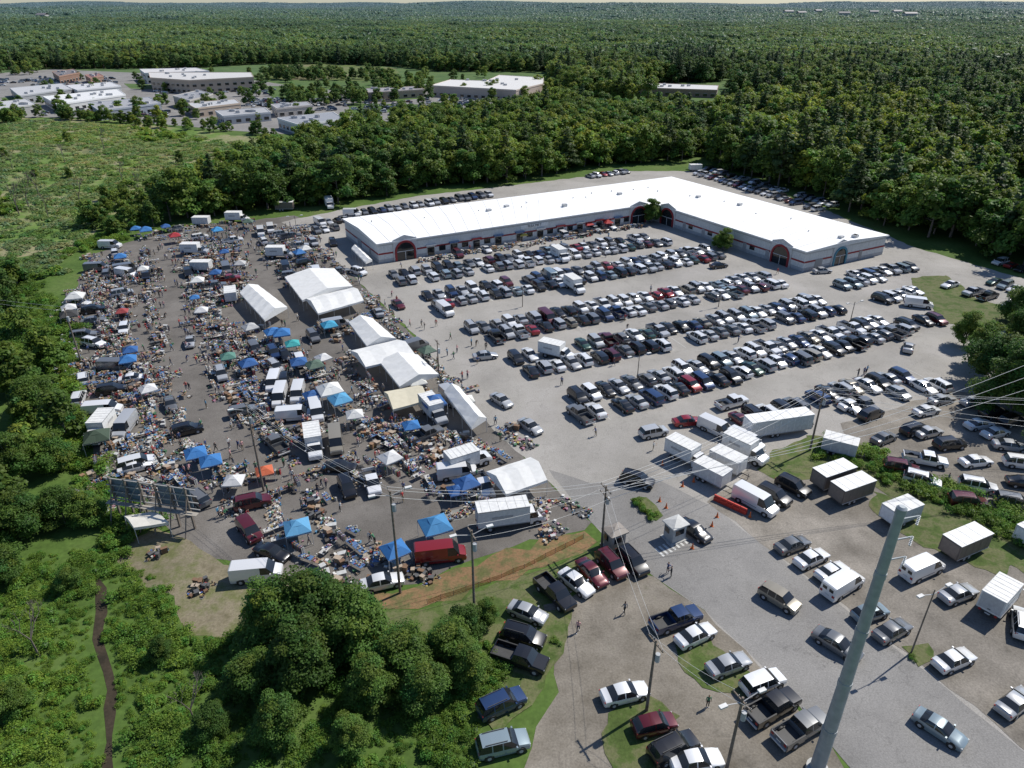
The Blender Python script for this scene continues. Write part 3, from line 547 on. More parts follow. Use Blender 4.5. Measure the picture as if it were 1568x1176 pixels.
# ------------------------------------------------------------------ flea-market building
def Z(px,py,z): x,y=G(px,py,z); return Vector((x,y,0))
B=Z(578,374,5);C=Z(1003,312,5);D=Z(1235,386,5);E=Z(1358,361,5);A=Z(527,336,5)
def isect(p,d,q,e):
    t=((q-p).x*e.y-(q-p).y*e.x)/(d.x*e.y-d.y*e.x); return p+d*t
Fp=isect(A,(C-B).normalized(),E,(C-D).normalized())
mb=MB(); WH=(.62,.63,.62); GR=(.40,.41,.42); RED=(.28,.02,.025)
def up(p,z): return Vector((p.x,p.y,z))
foot=[A,B,C,D,E,Fp]
for i in range(6):
    p,q=foot[i],foot[(i+1)%6]
    mb.face([up(p,0),up(q,0),up(q,5.0),up(p,5.0)],0,WH)
R0=(A+B)/2;R1=(C+Fp)/2;R2=(D+E)/2
mb.face([up(A,5.001),up(B,5.001),up(R0,5.75)],0,WH); mb.face([up(D,5.001),up(E,5.001),up(R2,5.75)],0,WH)
uu=(C-B).normalized(); vv=(D-C).normalized()
A2=A-uu*.4-vv*.4;B2=B-uu*.4+vv*.4;C2=C-uu*.4+vv*.4;D2=D-uu*.4+vv*.4;E2=E+uu*.4+vv*.4;F2=Fp+uu*.4-vv*.4
S0=(A2+B2)/2;S1=(C2+F2)/2;S2=(D2+E2)/2
for quad in ([A2,S0,S1,F2],[S0,B2,C2,S1],[F2,S1,S2,E2],[S1,C2,D2,S2]):
    mb.face([up(q,5.95 if q in(S0,S1,S2) else 5.2) for q in quad],1)
er=[A2,B2,C2,D2,E2,F2]
for i in range(6):
    p,q=er[i],er[(i+1)%6]; mb.face([up(p,4.85),up(q,4.85),up(q,5.2),up(p,5.2)],0,(.72,.72,.7))
for s,a,b in((S0,A2,B2),(S2,D2,E2)): mb.face([up(a,5.2),up(b,5.2),up(s,5.95)],0,(.72,.72,.7))
def seam(p,q,z0,z1): mb.tube(up(p,z0),up(q,z1),.045,.045,4,0,(.6,.6,.6),cap=False)
for k in range(1,24):
    t=k/24; seam(B2.lerp(C2,t),S0.lerp(S1,t),5.22,5.97); seam(A2.lerp(F2,t),S0.lerp(S1,t),5.22,5.97)
for k in range(1,16):
    t=k/16; seam(C2.lerp(D2,t),S1.lerp(S2,t),5.22,5.97); seam(F2.lerp(E2,t),S1.lerp(S2,t),5.22,5.97)
def wall(p,q,n): return p,(q-p).normalized(),n,(q-p).length
nl=Vector((uu.y,-uu.x,0)); nr=Vector((-vv.y,vv.x,0))
if nr.dot(uu)>0: nr=-nr
if nl.dot(vv)<0: nl=-nl
def wb(w,s,z,L,h,t,col,mat=0,o=0):
    p,d,n,LL=w; c=p+d*s+n*(t/2+o); mb.box((c.x,c.y,z),(L,t,h),math.atan2(d.y,d.x),mat,col)
def stripe(w,z,h,col,t=.03): wb(w,w[3]/2,z,w[3]-.1,h,t,col)
W1=wall(B,C,nl);W2=wall(C,D,nr);W3=wall(D,E,nl);W4=wall(A,B,-uu)
for w in(W1,W2,W3,W4):
    stripe(w,.45,.9,GR,.02); stripe(w,2.35,.42,RED,.04); stripe(w,4.5,.3,(.45,.46,.46),.03)
    for k in range(int(w[3]/3)): wb(w,1.5+3*k,2.9,.06,3.9,.015,(.5,.5,.5))
def arch(w,s,col,r=2.3,zc=2.3):
    p,d,n,LL=w; n_=14
    c=p+d*s
    def pt(t,rr,o): return c+d*(math.cos(t)*rr)+n*o+Vector((0,0,zc+math.sin(t)*rr))
    wb(w,s,2.75,r*2+1.6,5.5,.3,(.6,.6,.59))
    q=[c+d*sg*(r+.8)+n*.3 for sg in(-1,1)]
    mb.face([up(q[0],5.5),up(q[1],5.5),up(c+n*.3,6.5)],0,(.6,.6,.59)); mb.face([up(q[0]-n*.3,5.5),up(q[0],5.5),up(c+n*.3,6.5),up(c-n*.0,6.5)],1); mb.face([up(q[1]-n*.3,5.5),up(q[1],5.5),up(c+n*.3,6.5),up(c-n*.0,6.5)],1)
    pts=[pt(math.pi*k/n_,r,.32) for k in range(n_+1)]
    mb.face([up(c+d*r+n*.32,.02)]+pts+[up(c-d*r+n*.32,.02)],2)
    for k in range(n_):
        t0,t1=math.pi*k/n_,math.pi*(k+1)/n_
        q=[pt(t0,r,.5),pt(t0,r+.5,.5),pt(t1,r+.5,.5),pt(t1,r,.5)]; q2=[v-n*.25 for v in q]
        mb.face(q,0,col); mb.face([q[1],q2[1],q2[2],q[2]],0,col); mb.face([q[0],q[3],q2[3],q2[0]],0,col)
    for sg in(-1,1):
        e=c+d*sg*(r+.25)+n*.4; mb.box((e.x,e.y,zc/2),(.5,.3,zc),math.atan2(d.y,d.x),0,col)
    e=c+n*.36; mb.box((e.x,e.y,1.2),(.12,.06,2.4),math.atan2(d.y,d.x),0,(.6,.6,.6)); mb.box((e.x,e.y,2.35),(r*1.95,.06,.14),math.atan2(d.y,d.x),0,(.6,.6,.6))
arch(W1,7,RED); arch(W1,W1[3]-6,RED); arch(W2,6,RED); arch(W2,W2[3]-7,RED); arch(W3,W3[3]*.42,(.06,.22,.30),1.9)
s=14
while s<W1[3]-10:
    wb(W1,s,1.25,2.2,2.3,.1,(.5,.5,.5)); wb(W1,s,1.2,1.9,2.1,.12,(0,0,0),2)
    if random.random()<.6: wb(W1,s+3.2,1.6,1.8,1.3,.1,(0,0,0),2)
    wb(W1,s,2.75,2.8,.3,.7,random.choice([RED,(.5,.5,.5),(.06,.12,.25)]))
    s+=6.5
s=13
while s<W2[3]-10:
    wb(W2,s,1.3,1.1,2.2,.1,(.35,.35,.36)); wb(W2,s+2.5,1.7,1.6,1.0,.1,(0,0,0),2); s+=7.5
wb(W3,5,1.3,2.5,2.5,.1,(.3,.3,.3)); wb(W3,20,1.3,1.1,2.2,.1,(.3,.3,.3)); wb(W4,12,1.4,3,2.6,.1,(.3,.31,.32)); wb(W4,20,1.3,1.1,2.2,.1,(.35,.35,.35))
wb(W1,W1[3]*.52,3.9,8.5,.95,.12,(.78,.78,.76))
for k in range(26):
    base=random.choice([(S0,S1),(S1,S2)]); c=base[0].lerp(base[1],R(.04,.96))+Vector((R(-7,7),R(-5,5),0))
    if k%3: mb.tube((c.x,c.y,5.1),(c.x,c.y,6.2),.22,.16,8,0,(.5,.5,.5))
    else: mb.box((c.x,c.y,6.0),(1.3,1.1,1.0),R(0,.3)+math.atan2(uu.y,uu.x),0,(.55,.55,.54))
me=mb.mesh('flea_market_building',['fcol','roof','glass']); hall=obj('flea_market_hall',me)
def text(s,loc,rz,size,col,parent,tilt=90):
    cu=bpy.data.curves.new('sign_lettering','FONT'); cu.body=s; cu.size=size; cu.extrude=.02; cu.align_x='CENTER'; o=bpy.data.objects.new('sign_lettering',cu); scene.collection.objects.link(o)
    m,nt,b=newmat('lettering_paint'); b.inputs['Base Color'].default_value=(*col,1); cu.materials.append(m)
    o.location=loc; o.rotation_euler=(math.radians(tilt),0,rz); o.parent=parent; return o
q=W1[0]+W1[1]*W1[3]*.52+nl*.16; text('FLEA MKT',(q.x,q.y,3.6),math.atan2(uu.y,uu.x),.95,(.05,.05,.06),hall)
# ------------------------------------------------------------------ town buildings
def bldg(name,px,h,wc,rc,win=True):
    P=[Z(a,b,h) for a,b in px]; mb=MB()
    if ((P[1]-P[0]).cross(P[2]-P[1])).z<0: P=P[::-1]
    n=len(P); cc=sum(P,Vector((0,0,0)))/n
    for i in range(n):
        p,q=P[i],P[(i+1)%n]; d=(q-p); L=d.length; d.normalize(); nn=Vector((d.y,-d.x,0)); rz=math.atan2(d.y,d.x)
        mb.face([up(p,0),up(q,0),up(q,h),up(p,h)],0,wc)
        m=(p+q)/2+nn*.05; mb.box((m.x,m.y,h-.2),(L+.1,.3,.9),rz,0,[min(.8,c*1.35) for c in wc])
        if win:
            k=int(L/5)
            for j in range(k):
                for fl in range(max(1,int(h/4))):
                    c=p+d*(L*(j+.5)/k)+nn*.04; mb.box((c.x,c.y,1.7+fl*3.6),(2.6,.12,1.6),rz,1); mb.box((c.x+nn.x*.02,c.y+nn.y*.02,2.6+fl*3.6),(3,.2,.12),rz,0,(.6,.6,.58))
    mb.face([up(p,h) for p in P],0,rc)
    for _ in range(8):
        i=random.randrange(n); c=cc.lerp(P[i],R(.1,.7)); mb.box((c.x,c.y,h+.6),(2,1.6,1.2),R(0,.5),0,(.5,.5,.5))
    return obj(name,mb.mesh(name,['fcol','glass']))
WHT=(.6,.6,.58);GRY=(.33,.34,.35);BRK=(.28,.17,.12)
bldg('warehouse',[(66,148),(180,137),(192,145),(88,160)],5,WHT,(.72,.72,.7))
bldg('warehouse',[(15,135),(95,128),(110,136),(30,147)],5,GRY,(.5,.5,.5))
bldg('warehouse',[(100,131),(170,126),(185,132),(118,138)],5,WHT,(.6,.6,.6))
bldg('warehouse',[(135,158),(228,149),(246,158),(152,170)],5,(.3,.33,.37),(.36,.36,.37))
bldg('warehouse',[(-40,160),(40,152),(55,160),(-20,170)],5,(.4,.4,.38),(.5,.5,.5))
bldg('office_building',[(228,111),(384,111),(388,118),(290,123),(230,119)],9,(.45,.36,.28),(.6,.58,.55))
bldg('office_building',[(214,106),(300,104),(320,109),(222,112)],8,WHT,(.62,.6,.58))
bldg('shop_plaza',[(285,158),(360,152),(368,158),(300,166)],5,(.45,.36,.28),(.5,.5,.5))
bldg('shop_plaza',[(265,147),(305,138),(326,144),(290,154)],6,(.4,.38,.35),(.3,.3,.31))
bldg('shop_plaza',[(330,170),(405,165),(414,172),(342,178)],4.5,(.5,.5,.5),(.4,.4,.4))
bldg('shop_plaza',[(425,181),(510,172),(527,182),(460,192)],5,WHT,(.3,.31,.33))
bldg('shop_plaza',[(415,160),(470,156),(478,161),(424,166)],5,(.5,.45,.4),(.35,.35,.36))
bldg('supermarket',[(660,131),(690,122),(745,124),(765,115),(832,119),(832,128),(790,138)],7,(.5,.42,.36),(.68,.66,.62))
bldg('warehouse',[(972,134),(985,127),(1100,131),(1098,138)],5,(.3,.2,.15),(.62,.6,.58))
bldg('brick_house',[(80,110),(112,106),(122,111),(90,117)],6,BRK,(.2,.17,.16))
bldg('brick_house',[(130,115),(150,112),(158,116),(138,120)],5,BRK,(.3,.15,.12))
bldg('shop_plaza',[(555,136),(640,132),(650,137),(565,142)],5,(.42,.33,.25),(.32,.3,.3))
bldg('shop_plaza',[(830,158),(880,152),(890,160),(845,168)],5,WHT,(.45,.45,.45))
for (a,b) in [(1205,20),(1225,22),(1250,19),(1290,23),(1335,21),(1370,20),(1390,24),(70,26)]:
    t=None
    for Y in range(1500,5200,40):
        X=(a-784)/F*(Y*cp+CH*sp); q=PR(X,Y,hz(X,Y)+14)
        if q[1]<=b: t=(X,Y); break
    if t:
        X,Y=t; z=hz(X,Y)+7; mb=MB(); L=R(22,42)
        mb.box((0,0,5),(L,16,14),0,0,(.5,.49,.47)); mb.face([(-L/2-1,-9,12.01),(L/2+1,-9,12.01),(L/2+1,0,16),(-L/2-1,0,16)],0,(.2,.19,.2)); mb.face([(-L/2-1,9,12.01),(L/2+1,9,12.01),(L/2+1,0,16),(-L/2-1,0,16)],0,(.2,.19,.2))
        for k in range(int(L/5)):
            for fl in(2,6,9.5): mb.box((-L/2+2.5+5*k,-8.05,fl),(2,.2,1.6),0,1)
        obj('apartment_house',mb.mesh('apartment_house',['fcol','glass']),(X,Y,z),R(-.2,.4))
# ------------------------------------------------------------------ tents, canopies
def tent4(px,z=2.5,rise=1.1,color=(.82,.82,.8)):
    P=[Z(a,b,z) for a,b in px]; c=sum(P,Vector((0,0,0)))/4; occ.append((c.x,c.y,max((P[0]-c).length,(P[1]-c).length)*.9))
    Q=[p-c for p in P]
    if Q[0].cross(Q[1]).z<0: Q=Q[::-1]
    if (Q[1]-Q[0]).length<(Q[2]-Q[1]).length: Q=Q[1:]+Q[:1]
    mb=MB(); e0=(Q[1]+Q[2])/2; e1=(Q[3]+Q[0])/2; L=(e0-e1).length
    k=max(2,int(L/3.2)*2)
    prev=None
    for i in range(k+1):
        t=i/k; sag=-.16 if i%2 else 0
        a=Q[0].lerp(Q[1],t); b=Q[3].lerp(Q[2],t); r=e1.lerp(e0,t)
        cur=(up(a,z+sag*.3),up(a.lerp(r,.5),z+rise*.52+sag),up(r,z+rise+sag*.8),up(b.lerp(r,.5),z+rise*.52+sag),up(b,z+sag*.3),up(a,z-.4),up(b,z-.4))
        if prev:
            for s_,e_ in((0,1),(1,2),(2,3),(3,4)): mb.face([prev[s_],cur[s_],cur[e_],prev[e_]],0)
            mb.face([prev[5],cur[5],cur[0],prev[0]],0); mb.face([prev[4],cur[4],cur[6],prev[6]],0)
        if i%2==0:
            for q in(a,b): mb.tube(up(q,0),up(q,z),.04,.04,6,1,(.5,.5,.5))
        if i in(0,k): mb.face([cur[5],cur[0],cur[1],cur[2],cur[3],cur[4],cur[6]],0)
        prev=cur
    obj('market_tent',mb.mesh('market_tent',['canvas','fcol']),(c.x,c.y,.02),0,1,color)
for p in ([(436,424),(512,411),(540,438),(463,460)],[(468,457),(541,440),(557,460),(487,480)],[(367,448),(395,436),(440,470),(405,490)],[(534,493),(570,487),(606,518),(562,530)],[(537,537),(608,520),(636,543),(560,562)],[(580,552),(640,543),(672,573),(612,592)],[(680,600),(703,592),(745,640),(722,655)],[(745,722),(812,700),(838,735),(775,757)]): tent4(p)
tent4([(588,600),(640,590),(656,612),(602,627)],color=(.72,.66,.5)); tent4([(538,380),(548,376),(570,398),(560,402)],rise=.6); tent4([(190,790),(235,783),(258,800),(205,808)],color=(.75,.73,.66),rise=.4)
def canopym(s=3.0):
    mb=MB(); h=s/2
    for x in(-h,h):
        for y in(-h,h): mb.tube((x,y,0),(x,y,2.2),.03,.03,6,1,(.5,.5,.5))
    c=[(-h,-h),(h,-h),(h,h),(-h,h)]
    for i in range(4):
        a,b=c[i],c[(i+1)%4]; m=((a[0]+b[0])/2,(a[1]+b[1])/2)
        mb.face([(a[0],a[1],2.2),(m[0],m[1],2.14),(m[0]*.45,m[1]*.45,2.72),(a[0]*.45,a[1]*.45,2.78)],0)
        mb.face([(m[0],m[1],2.14),(b[0],b[1],2.2),(b[0]*.45,b[1]*.45,2.78),(m[0]*.45,m[1]*.45,2.72)],0)
        mb.face([(a[0]*.45,a[1]*.45,2.78),(m[0]*.45,m[1]*.45,2.72),(b[0]*.45,b[1]*.45,2.78),(0,0,3.15)],0)
        mb.face([(a[0],a[1],1.95),(b[0],b[1],1.95),(b[0],b[1],2.2),(m[0],m[1],2.14),(a[0],a[1],2.2)],0)
        mb.tube((a[0],a[1],2.1),(b[0],b[1],2.1),.02,.02,4,1,(.5,.5,.5))
    return mb.mesh('canopy',['canvas','fcol'])
CAN=canopym()
BL=(.04,.19,.48);BL2=(.03,.12,.34)
for (a,b,c,s) in [(304,712,BL,1),(327,724,BL,1),(459,828,(.12,.36,.6),1.05),(668,828,(.06,.25,.5),1.2),(607,862,BL,1),(715,758,BL2,1),(700,766,BL2,.8),(523,630,(.1,.36,.6),1.1),(335,363,(.05,.3,.6),1),(187,405,BL,1),(226,364,BL,1.1),(210,360,BL,.9),(506,512,(.05,.35,.55),1),(434,526,BL,1.1),(420,523,BL,1),(383,572,BL2,1),(200,566,BL,1),(460,570,BL2,1),(508,618,(.78,.78,.75),1.3),(408,736,(.6,.14,.06),.8),(190,488,(.35,.06,.06),.8),(665,635,BL2,1.2),(270,372,(.4,.03,.04),1),(450,540,(.05,.4,.4),.9),(120,470,(.7,.7,.68),1.2),(110,497,(.05,.05,.05),1.1),(305,442,(.78,.78,.75),1),(155,690,(.05,.08,.05),1.2),(480,620,BL2,.9),(545,650,(.7,.7,.68),.9),(300,465,BL,.7),(345,395,BL2,.8),(585,390,(.5,.5,.5),1),(640,385,(.7,.7,.7),1),(930,350,(.45,.03,.03),.9),(900,353,(.45,.03,.03),.9),(800,368,(.7,.55,.1),.8),(352,560,(.1,.25,.2),.9),(640,600,(.75,.75,.7),1),(715,625,(.75,.75,.7),.8)]:
    x,y=G(a,b); occ.append((x,y,1.0)); obj('popup_canopy',CAN,(x,y,.02),math.radians(25+R(-10,10)),s*.95,c)
# ------------------------------------------------------------------ goods
PAL=[(.45,.44,.41),(.62,.62,.60),(.34,.04,.035),(.06,.11,.28),(.04,.04,.045),(.26,.17,.1),(.36,.28,.19),(.07,.18,.09),(.45,.36,.11),(.14,.14,.15),(.38,.2,.26),(.1,.26,.4),(.17,.10,.06),(.4,.37,.3),(.2,.2,.19),(.68,.67,.64),(.06,.06,.06),(.12,.1,.09),(.08,.07,.06)]
def item(mb,x,y,z,k=1.0):
    c=random.choice(PAL); t=random.random(); s=R(.10,.30)*k
    if t<.55: mb.box((x,y,z+s*.4),(s*R(.6,1.6),s*R(.6,1.2),s*.8),R(0,3),0,c)
    elif t<.8: mb.tube((x,y,z),(x,y,z+s*R(.7,1.6)),s*.4,s*R(.2,.45),8,0,c)
    else:
        mb.box((x,y,z+.03),(s*1.6,s*1.2,.06),R(0,3),0,c); mb.box((x+.03,y,z+.06+s*.25),(s*.7,s*.6,s*.5),R(0,3),0,random.choice(PAL))
def gtable(n=2):
    mb=MB()
    for k in range(n):
        ox=k*1.9-(n-1)*.95; c=random.choice([(.5,.49,.46),(.42,.37,.3),(.1,.13,.2),(.6,.6,.58),(.3,.2,.12),(.08,.16,.32)])
        mb.box((ox,0,.73),(1.8,.75,.04),R(-.04,.04),0,c)
        for sx in(-.8,.8):
            for sy in(-.3,.3): mb.tube((ox+sx,sy,0),(ox+sx,sy,.71),.02,.02,5,0,(.3,.3,.3))
        for _ in range(17): item(mb,ox+R(-.8,.8),R(-.3,.3),.75,.8)
        for _ in range(7): item(mb,ox+R(-.8,.8),R(-1.1,-.6)*random.choice([1,-1]),0,1.4)
    return mb.mesh('goods_table',['fcol'])
def blanket():
    mb=MB(); mb.box((0,0,.012),(2.8,2.0,.012),0,0,random.choice([(.06,.12,.28),(.22,.22,.2),(.36,.32,.26),(.05,.15,.10),(.42,.42,.41),(.08,.08,.08)]))
    for _ in range(42): item(mb,R(-1.5,1.5),R(-1.1,1.1),.02,1.2)
    return mb.mesh('goods_blanket',['fcol'])
def rack():
    mb=MB()
    for x in(-.9,.9): mb.tube((x,0,0),(x,0,1.6),.02,.02,5,0,(.5,.5,.5)); mb.box((x,0,.04),(.05,.6,.05),0,0,(.4,.4,.4))
    mb.tube((-.9,0,1.6),(.9,0,1.6),.02,.02,5,0,(.5,.5,.5))
    for k in range(18): mb.box((-.85+k*.1,0,1.12),(.05,.45,.85+R(-.15,.1)),R(-.15,.15),0,random.choice(PAL))
    return mb.mesh('clothes_rack',['fcol'])
def pile():
    mb=MB()
    for _ in range(5):
        c=random.choice([(.3,.18,.1),(.2,.12,.07),(.4,.32,.24),(.5,.5,.48),(.1,.1,.1)]); x,y=R(-1.2,1.2),R(-.8,.8); w,d,h=R(.5,1.1),R(.4,.7),R(.4,1.1); rz=R(0,3)
        mb.box((x,y,h-.03),(w,d,.06),rz,0,c); mb.box((x,y,h*.45),(w*.85,d*.8,h*.8),rz,0,[q*.8 for q in c])
    for _ in range(18): item(mb,R(-1.6,1.6),R(-1.2,1.2),.0,1.5)
    return mb.mesh('furniture_pile',['fcol'])
GT=[gtable(random.choice([1,2,2])) for _ in range(12)];GB=[blanket() for _ in range(10)];GK=[rack() for _ in range(3)];GP=[pile() for _ in range(8)]
def free(x,y,r):
    for a,b,c in occ:
        if (a-x)**2+(b-y)**2<(c+r)**2: return False
    return True
def along(poly,step):
    P=[Vector(G(*p)) for p in poly]; out=[];carry=0
    for a,b in zip(P,P[1:]):
        L=(b-a).length; d=(b-a)/L; s=carry
        while s<L: out.append((a+d*s,d)); s+=step
        carry=s-L
    return out
strips=[[(165,392),(128,480),(148,560),(158,640),(200,735)],[(205,385),(212,480),(232,600),(262,680),(330,745)],[(180,400),(168,480),(190,600),(230,700)],
 [(295,362),(312,440),(345,530),(380,600),(430,660),(500,720)],[(345,362),(355,440),(405,520),(465,590),(540,660),(620,740)],[(320,365),(335,450),(375,540),(425,610),(480,680)],
 [(405,350),(445,400),(500,470),(560,540),(620,620),(690,700)],[(450,350),(490,400),(560,480),(640,560),(720,650),(800,700)],[(270,700),(340,755),(430,745),(480,830),(560,875),(620,868)],[(690,770),(740,760),(830,770),(880,800)],[(600,640),(650,700),(700,760)],[(500,560),(560,620),(640,690)],[(430,380),(480,440),(540,500)],[(160,740),(230,770)],[(215,365),(300,352),(390,345)]]
placed=0
for si,s in enumerate(strips):
    for off in(-2.6,2.2,-4.4,-.2,4.1) :
        for p,d in along(s,2.45):
            if off in(-4.4,-.2,4.1) and random.random()>.26: continue
            n=Vector((-d.y,d.x)); q=p+n*(off+R(-.5,.5)); t=random.random(); ang=math.atan2(d.y,d.x)+R(-.2,.2)
            if t<(.08 if off in(-2.6,2.2) else 0):
                if free(q.x,q.y,1.6): car(random.choice(['van','suv','mini','pickup','suv2','suv','sedan','suv','van']),q.x,q.y,math.degrees(ang)+random.choice([0,90,90,180]),random.choice([COL['w'],COL['g'],COL['s'],COL['k'],COL['g'],rcol()]))
                continue
            if .08<=t<.102:
                if free(q.x,q.y,1): obj('popup_canopy',CAN,(q.x,q.y,.02),ang,R(.8,.95),random.choice([BL,BL2,(.75,.75,.72),(.5,.5,.5),(.1,.16,.12),(.7,.7,.7)])); occ.append((q.x,q.y,.2))
                continue
            if not free(q.x,q.y,-.2) or t>.97: continue
            if t<.48: obj('goods_table',random.choice(GT),(q.x,q.y,.02),ang+random.choice([0,0,1.57]),1)
            elif t<.74: obj('goods_blanket',random.choice(GB),(q.x,q.y,.02),ang,R(.8,1.1))
            elif t<.80: obj('clothes_rack',random.choice(GK),(q.x,q.y,.02),ang,1)
            else: obj('furniture_pile',random.choice(GP),(q.x,q.y,.02),ang,R(.8,1.1))
            placed+=1
for k in range(34):
    p=B+uu*(10+k*2.1)+nl*R(2,4.5)
    obj('goods_table' if k%2 else 'furniture_pile',random.choice(GT if k%2 else GP),(p.x,p.y,.03),math.atan2(uu.y,uu.x)+R(-.2,.2),1)
# ------------------------------------------------------------------ people
def person_mesh(pose):
    lean=pose.get('lean',0); sw=pose.get('stride',0); arm=pose.get('arm',0); bend=pose.get('elbow',.1)
    J={};E=[];Rr={}
    def j(n,p,r,par=None):
        J[n]=(len(J),Vector(p)); Rr[n]=r
        if par: E.append((J[par][0],J[n][0]))
    def T(p):
        p=Vector(p); q=p-Vector((0,0,.95)); q=Matrix.Rotation(-lean,3,'X')@q; return q+Vector((0,0,.95))
    j('pelvis',(0,0,.95),.135); j('waist',T((0,0,1.1)),.12,'pelvis'); j('chest',T((0,.01,1.3)),.145,'waist'); j('collar',T((0,0,1.44)),.085,'chest'); j('neck',T((0,0,1.52)),.052,'collar'); j('jaw',T((0,.02,1.59)),.075,'neck'); j('skull',T((0,.01,1.68)),.092,'jaw'); j('crown',T((0,0,1.745)),.055,'skull')
    for s,sd in((-1,'l'),(1,'r')):
        j('sh'+sd,T((s*.185,0,1.42)),.062,'collar'); a=arm*s if pose.get('swing') else arm
        e=Vector((s*.05,math.sin(a)*.28,-math.cos(a)*.28)); j('el'+sd,T(Vector((s*.19,0,1.42))+e),.045,'sh'+sd)
        f=Vector((s*.01,math.sin(a+bend)*.25,-math.cos(a+bend)*.25)); j('wr'+sd,T(Vector((s*.19,0,1.42))+e+f),.03,'el'+sd)
        h=f.normalized()*.075; j('pa'+sd,T(Vector((s*.19,0,1.42))+e+f+h),.034,'wr'+sd)
        st=sw*s; j('hip'+sd,(s*.095,0,.88),.095,'pelvis'); k=Vector((s*.1,math.sin(st)*.42,.9-math.cos(st)*.42)); j('kn'+sd,k,.06,'hip'+sd)
        an=k+Vector((0,math.sin(st-.12)*.4,-math.cos(st-.12)*.4)); an.z=max(.08,an.z) if an.z<.2 else an.z; j('an'+sd,an,.042,'kn'+sd); j('toe'+sd,an+Vector((0,.17,-.045)),.036,'an'+sd)
    names=list(J); me=bpy.data.meshes.new('fig'); me.from_pydata([J[n][1] for n in names],E,[]); o=bpy.data.objects.new('fig',me); scene.collection.objects.link(o)
    md=o.modifiers.new('Skin','SKIN'); md.use_smooth_shade=True
    for i,n in enumerate(names):
        d=me.skin_vertices[0].data[i]; d.radius=(Rr[n],Rr[n]*(.8 if n in('waist','chest','pelvis','collar') else 1)); d.use_root=(n=='pelvis')
    sb=o.modifiers.new('Sub','SUBSURF'); sb.levels=1; sb.render_levels=1
    dg=bpy.context.evaluated_depsgraph_get(); dg.update(); r=bpy.data.meshes.new_from_object(o.evaluated_get(dg)); bpy.data.objects.remove(o)
    for k in('shirt','trouser','skin','hair','fcol'):
        r.materials.append(M[k])
    hc=J['skull'][1]; P=[J[n][1] for n in names]
    shirt={'waist','chest','collar','shl','shr','ell','elr'}
    for p in r.polygons:
        c=p.center; best=min(range(len(P)),key=lambda i:(P[i]-c).length); n=names[best]
        if n in('jaw','neck'): p.material_index=2
        elif n in('skull','crown'): q=c-hc; p.material_index=2 if (q.y>.03 and q.z<.05) else 3
        elif n in shirt: p.material_index=0
        elif n in('wrl','wrr','pal','par'): p.material_index=2
        elif n.startswith('toe') : p.material_index=4
        else: p.material_index=1
        p.use_smooth=True
    mb=MB()
    for s,sd in((-1,'l'),(1,'r')):
        w,pa=J['wr'+sd][1],J['pa'+sd][1]; d=(pa-w).normalized()
        for k,L in enumerate((.06,.07,.075,.065)):
            b=pa+Vector((0,(k-1.5)*.018,0))+d*.01; m=b+d*L*.6; mb.tube(b,m,.0085,.008,5,2); mb.tube(m,m+(d+Vector((-s*.5,0,0))).normalized()*L*.45,.008,.006,5,2)
        b=w+d*.04+Vector((0,.03,0)); mb.tube(b,b+(d+Vector((0,.8,0))).normalized()*.05,.01,.008,5,2)
    f=Matrix.Rotation(-lean,3,'X')
    mb.tube(hc+f@Vector((0,.085,0)),hc+f@Vector((0,.115,-.025)),.008,.014,5,2)
    for s in(-1,1): mb.tube(hc+f@Vector((s*.033,.075,.005)),hc+f@Vector((s*.033,.092,.005)),.012,.01,6,4,(.02,.02,.02)); mb.tube(hc+f@Vector((s*.085,0,-.01)),hc+f@Vector((s*.1,-.01,0)),.022,.018,6,2)
    mb.tube(hc+f@Vector((-.025,.085,-.05)),hc+f@Vector((.025,.085,-.05)),.007,.007,5,2)
    r2=mb.mesh('x',['shirt','trouser','skin','hair','fcol'])
    bm=bmesh.new(); bm.from_mesh(r); bm.from_mesh(r2); bm.to_mesh(r); bm.free(); r.name='person'
    zmin=min(v.co.z for v in r.vertices)
    for v in r.vertices: v.co.z-=zmin
    return r
PM=[person_mesh(p) for p in ({},{'stride':.35,'swing':1,'arm':.35},{'stride':.28,'swing':1,'arm':-.3,'elbow':.3},{'lean':.7,'arm':.9,'elbow':.2},{'arm':.5,'elbow':1.0},{'lean':.25,'arm':.3,'elbow':.9,'stride':.12})]
def person(x,y,z=.03,rot=None,i=None):
    obj('person',PM[i if i is not None else random.choice([0,0,1,1,2,2,3,4,4,5])],(x,y,z),R(0,6.28) if rot is None else rot,R(.94,1.05))
for s in strips:
    for off in(-6.2,-4.6,-.2,4.2,5.6):
        for p,d in along(s,3.4):
            if random.random()<.4:
                n=Vector((-d.y,d.x)); q=p+n*(off+R(-1.2,1.2))+d*R(-2,2); u_=PR(q.x,q.y)
                if free(q.x,q.y,-.3) and inpoly(u_[0],u_[1],[(135,392),(450,335),(520,400),(640,520),(760,660),(905,800),(640,895),(480,900),(240,800),(150,700),(108,490)]):
                    person(q.x,q.y)
                    if random.random()<.3: person(q.x+.6,q.y+R(-.3,.3))
for a,b in [(956,940),(885,968),(1022,878),(1027,884),(1083,1083),(1322,575),(1326,572),(1313,577),(912,668),(716,580),(708,582),(685,545),(700,540),(722,530),(940,560),(1190,420),(650,505),(668,500),(600,455),(860,590),(590,470),(628,500),(430,760),(372,690),(366,688),(436,805),(690,520),(1450,740),(1000,690),(1215,497),(1130,525),(960,505),(760,440)]:
    x,y=G(a,b); person(x,y,.055)
for _ in range(45):
    x,y=G(*random.choice([(R(640,960),R(362,395)),(R(560,760),R(440,660)),(R(600,1000),R(400,560))]))
    if free(x,y,-.9): person(x,y)
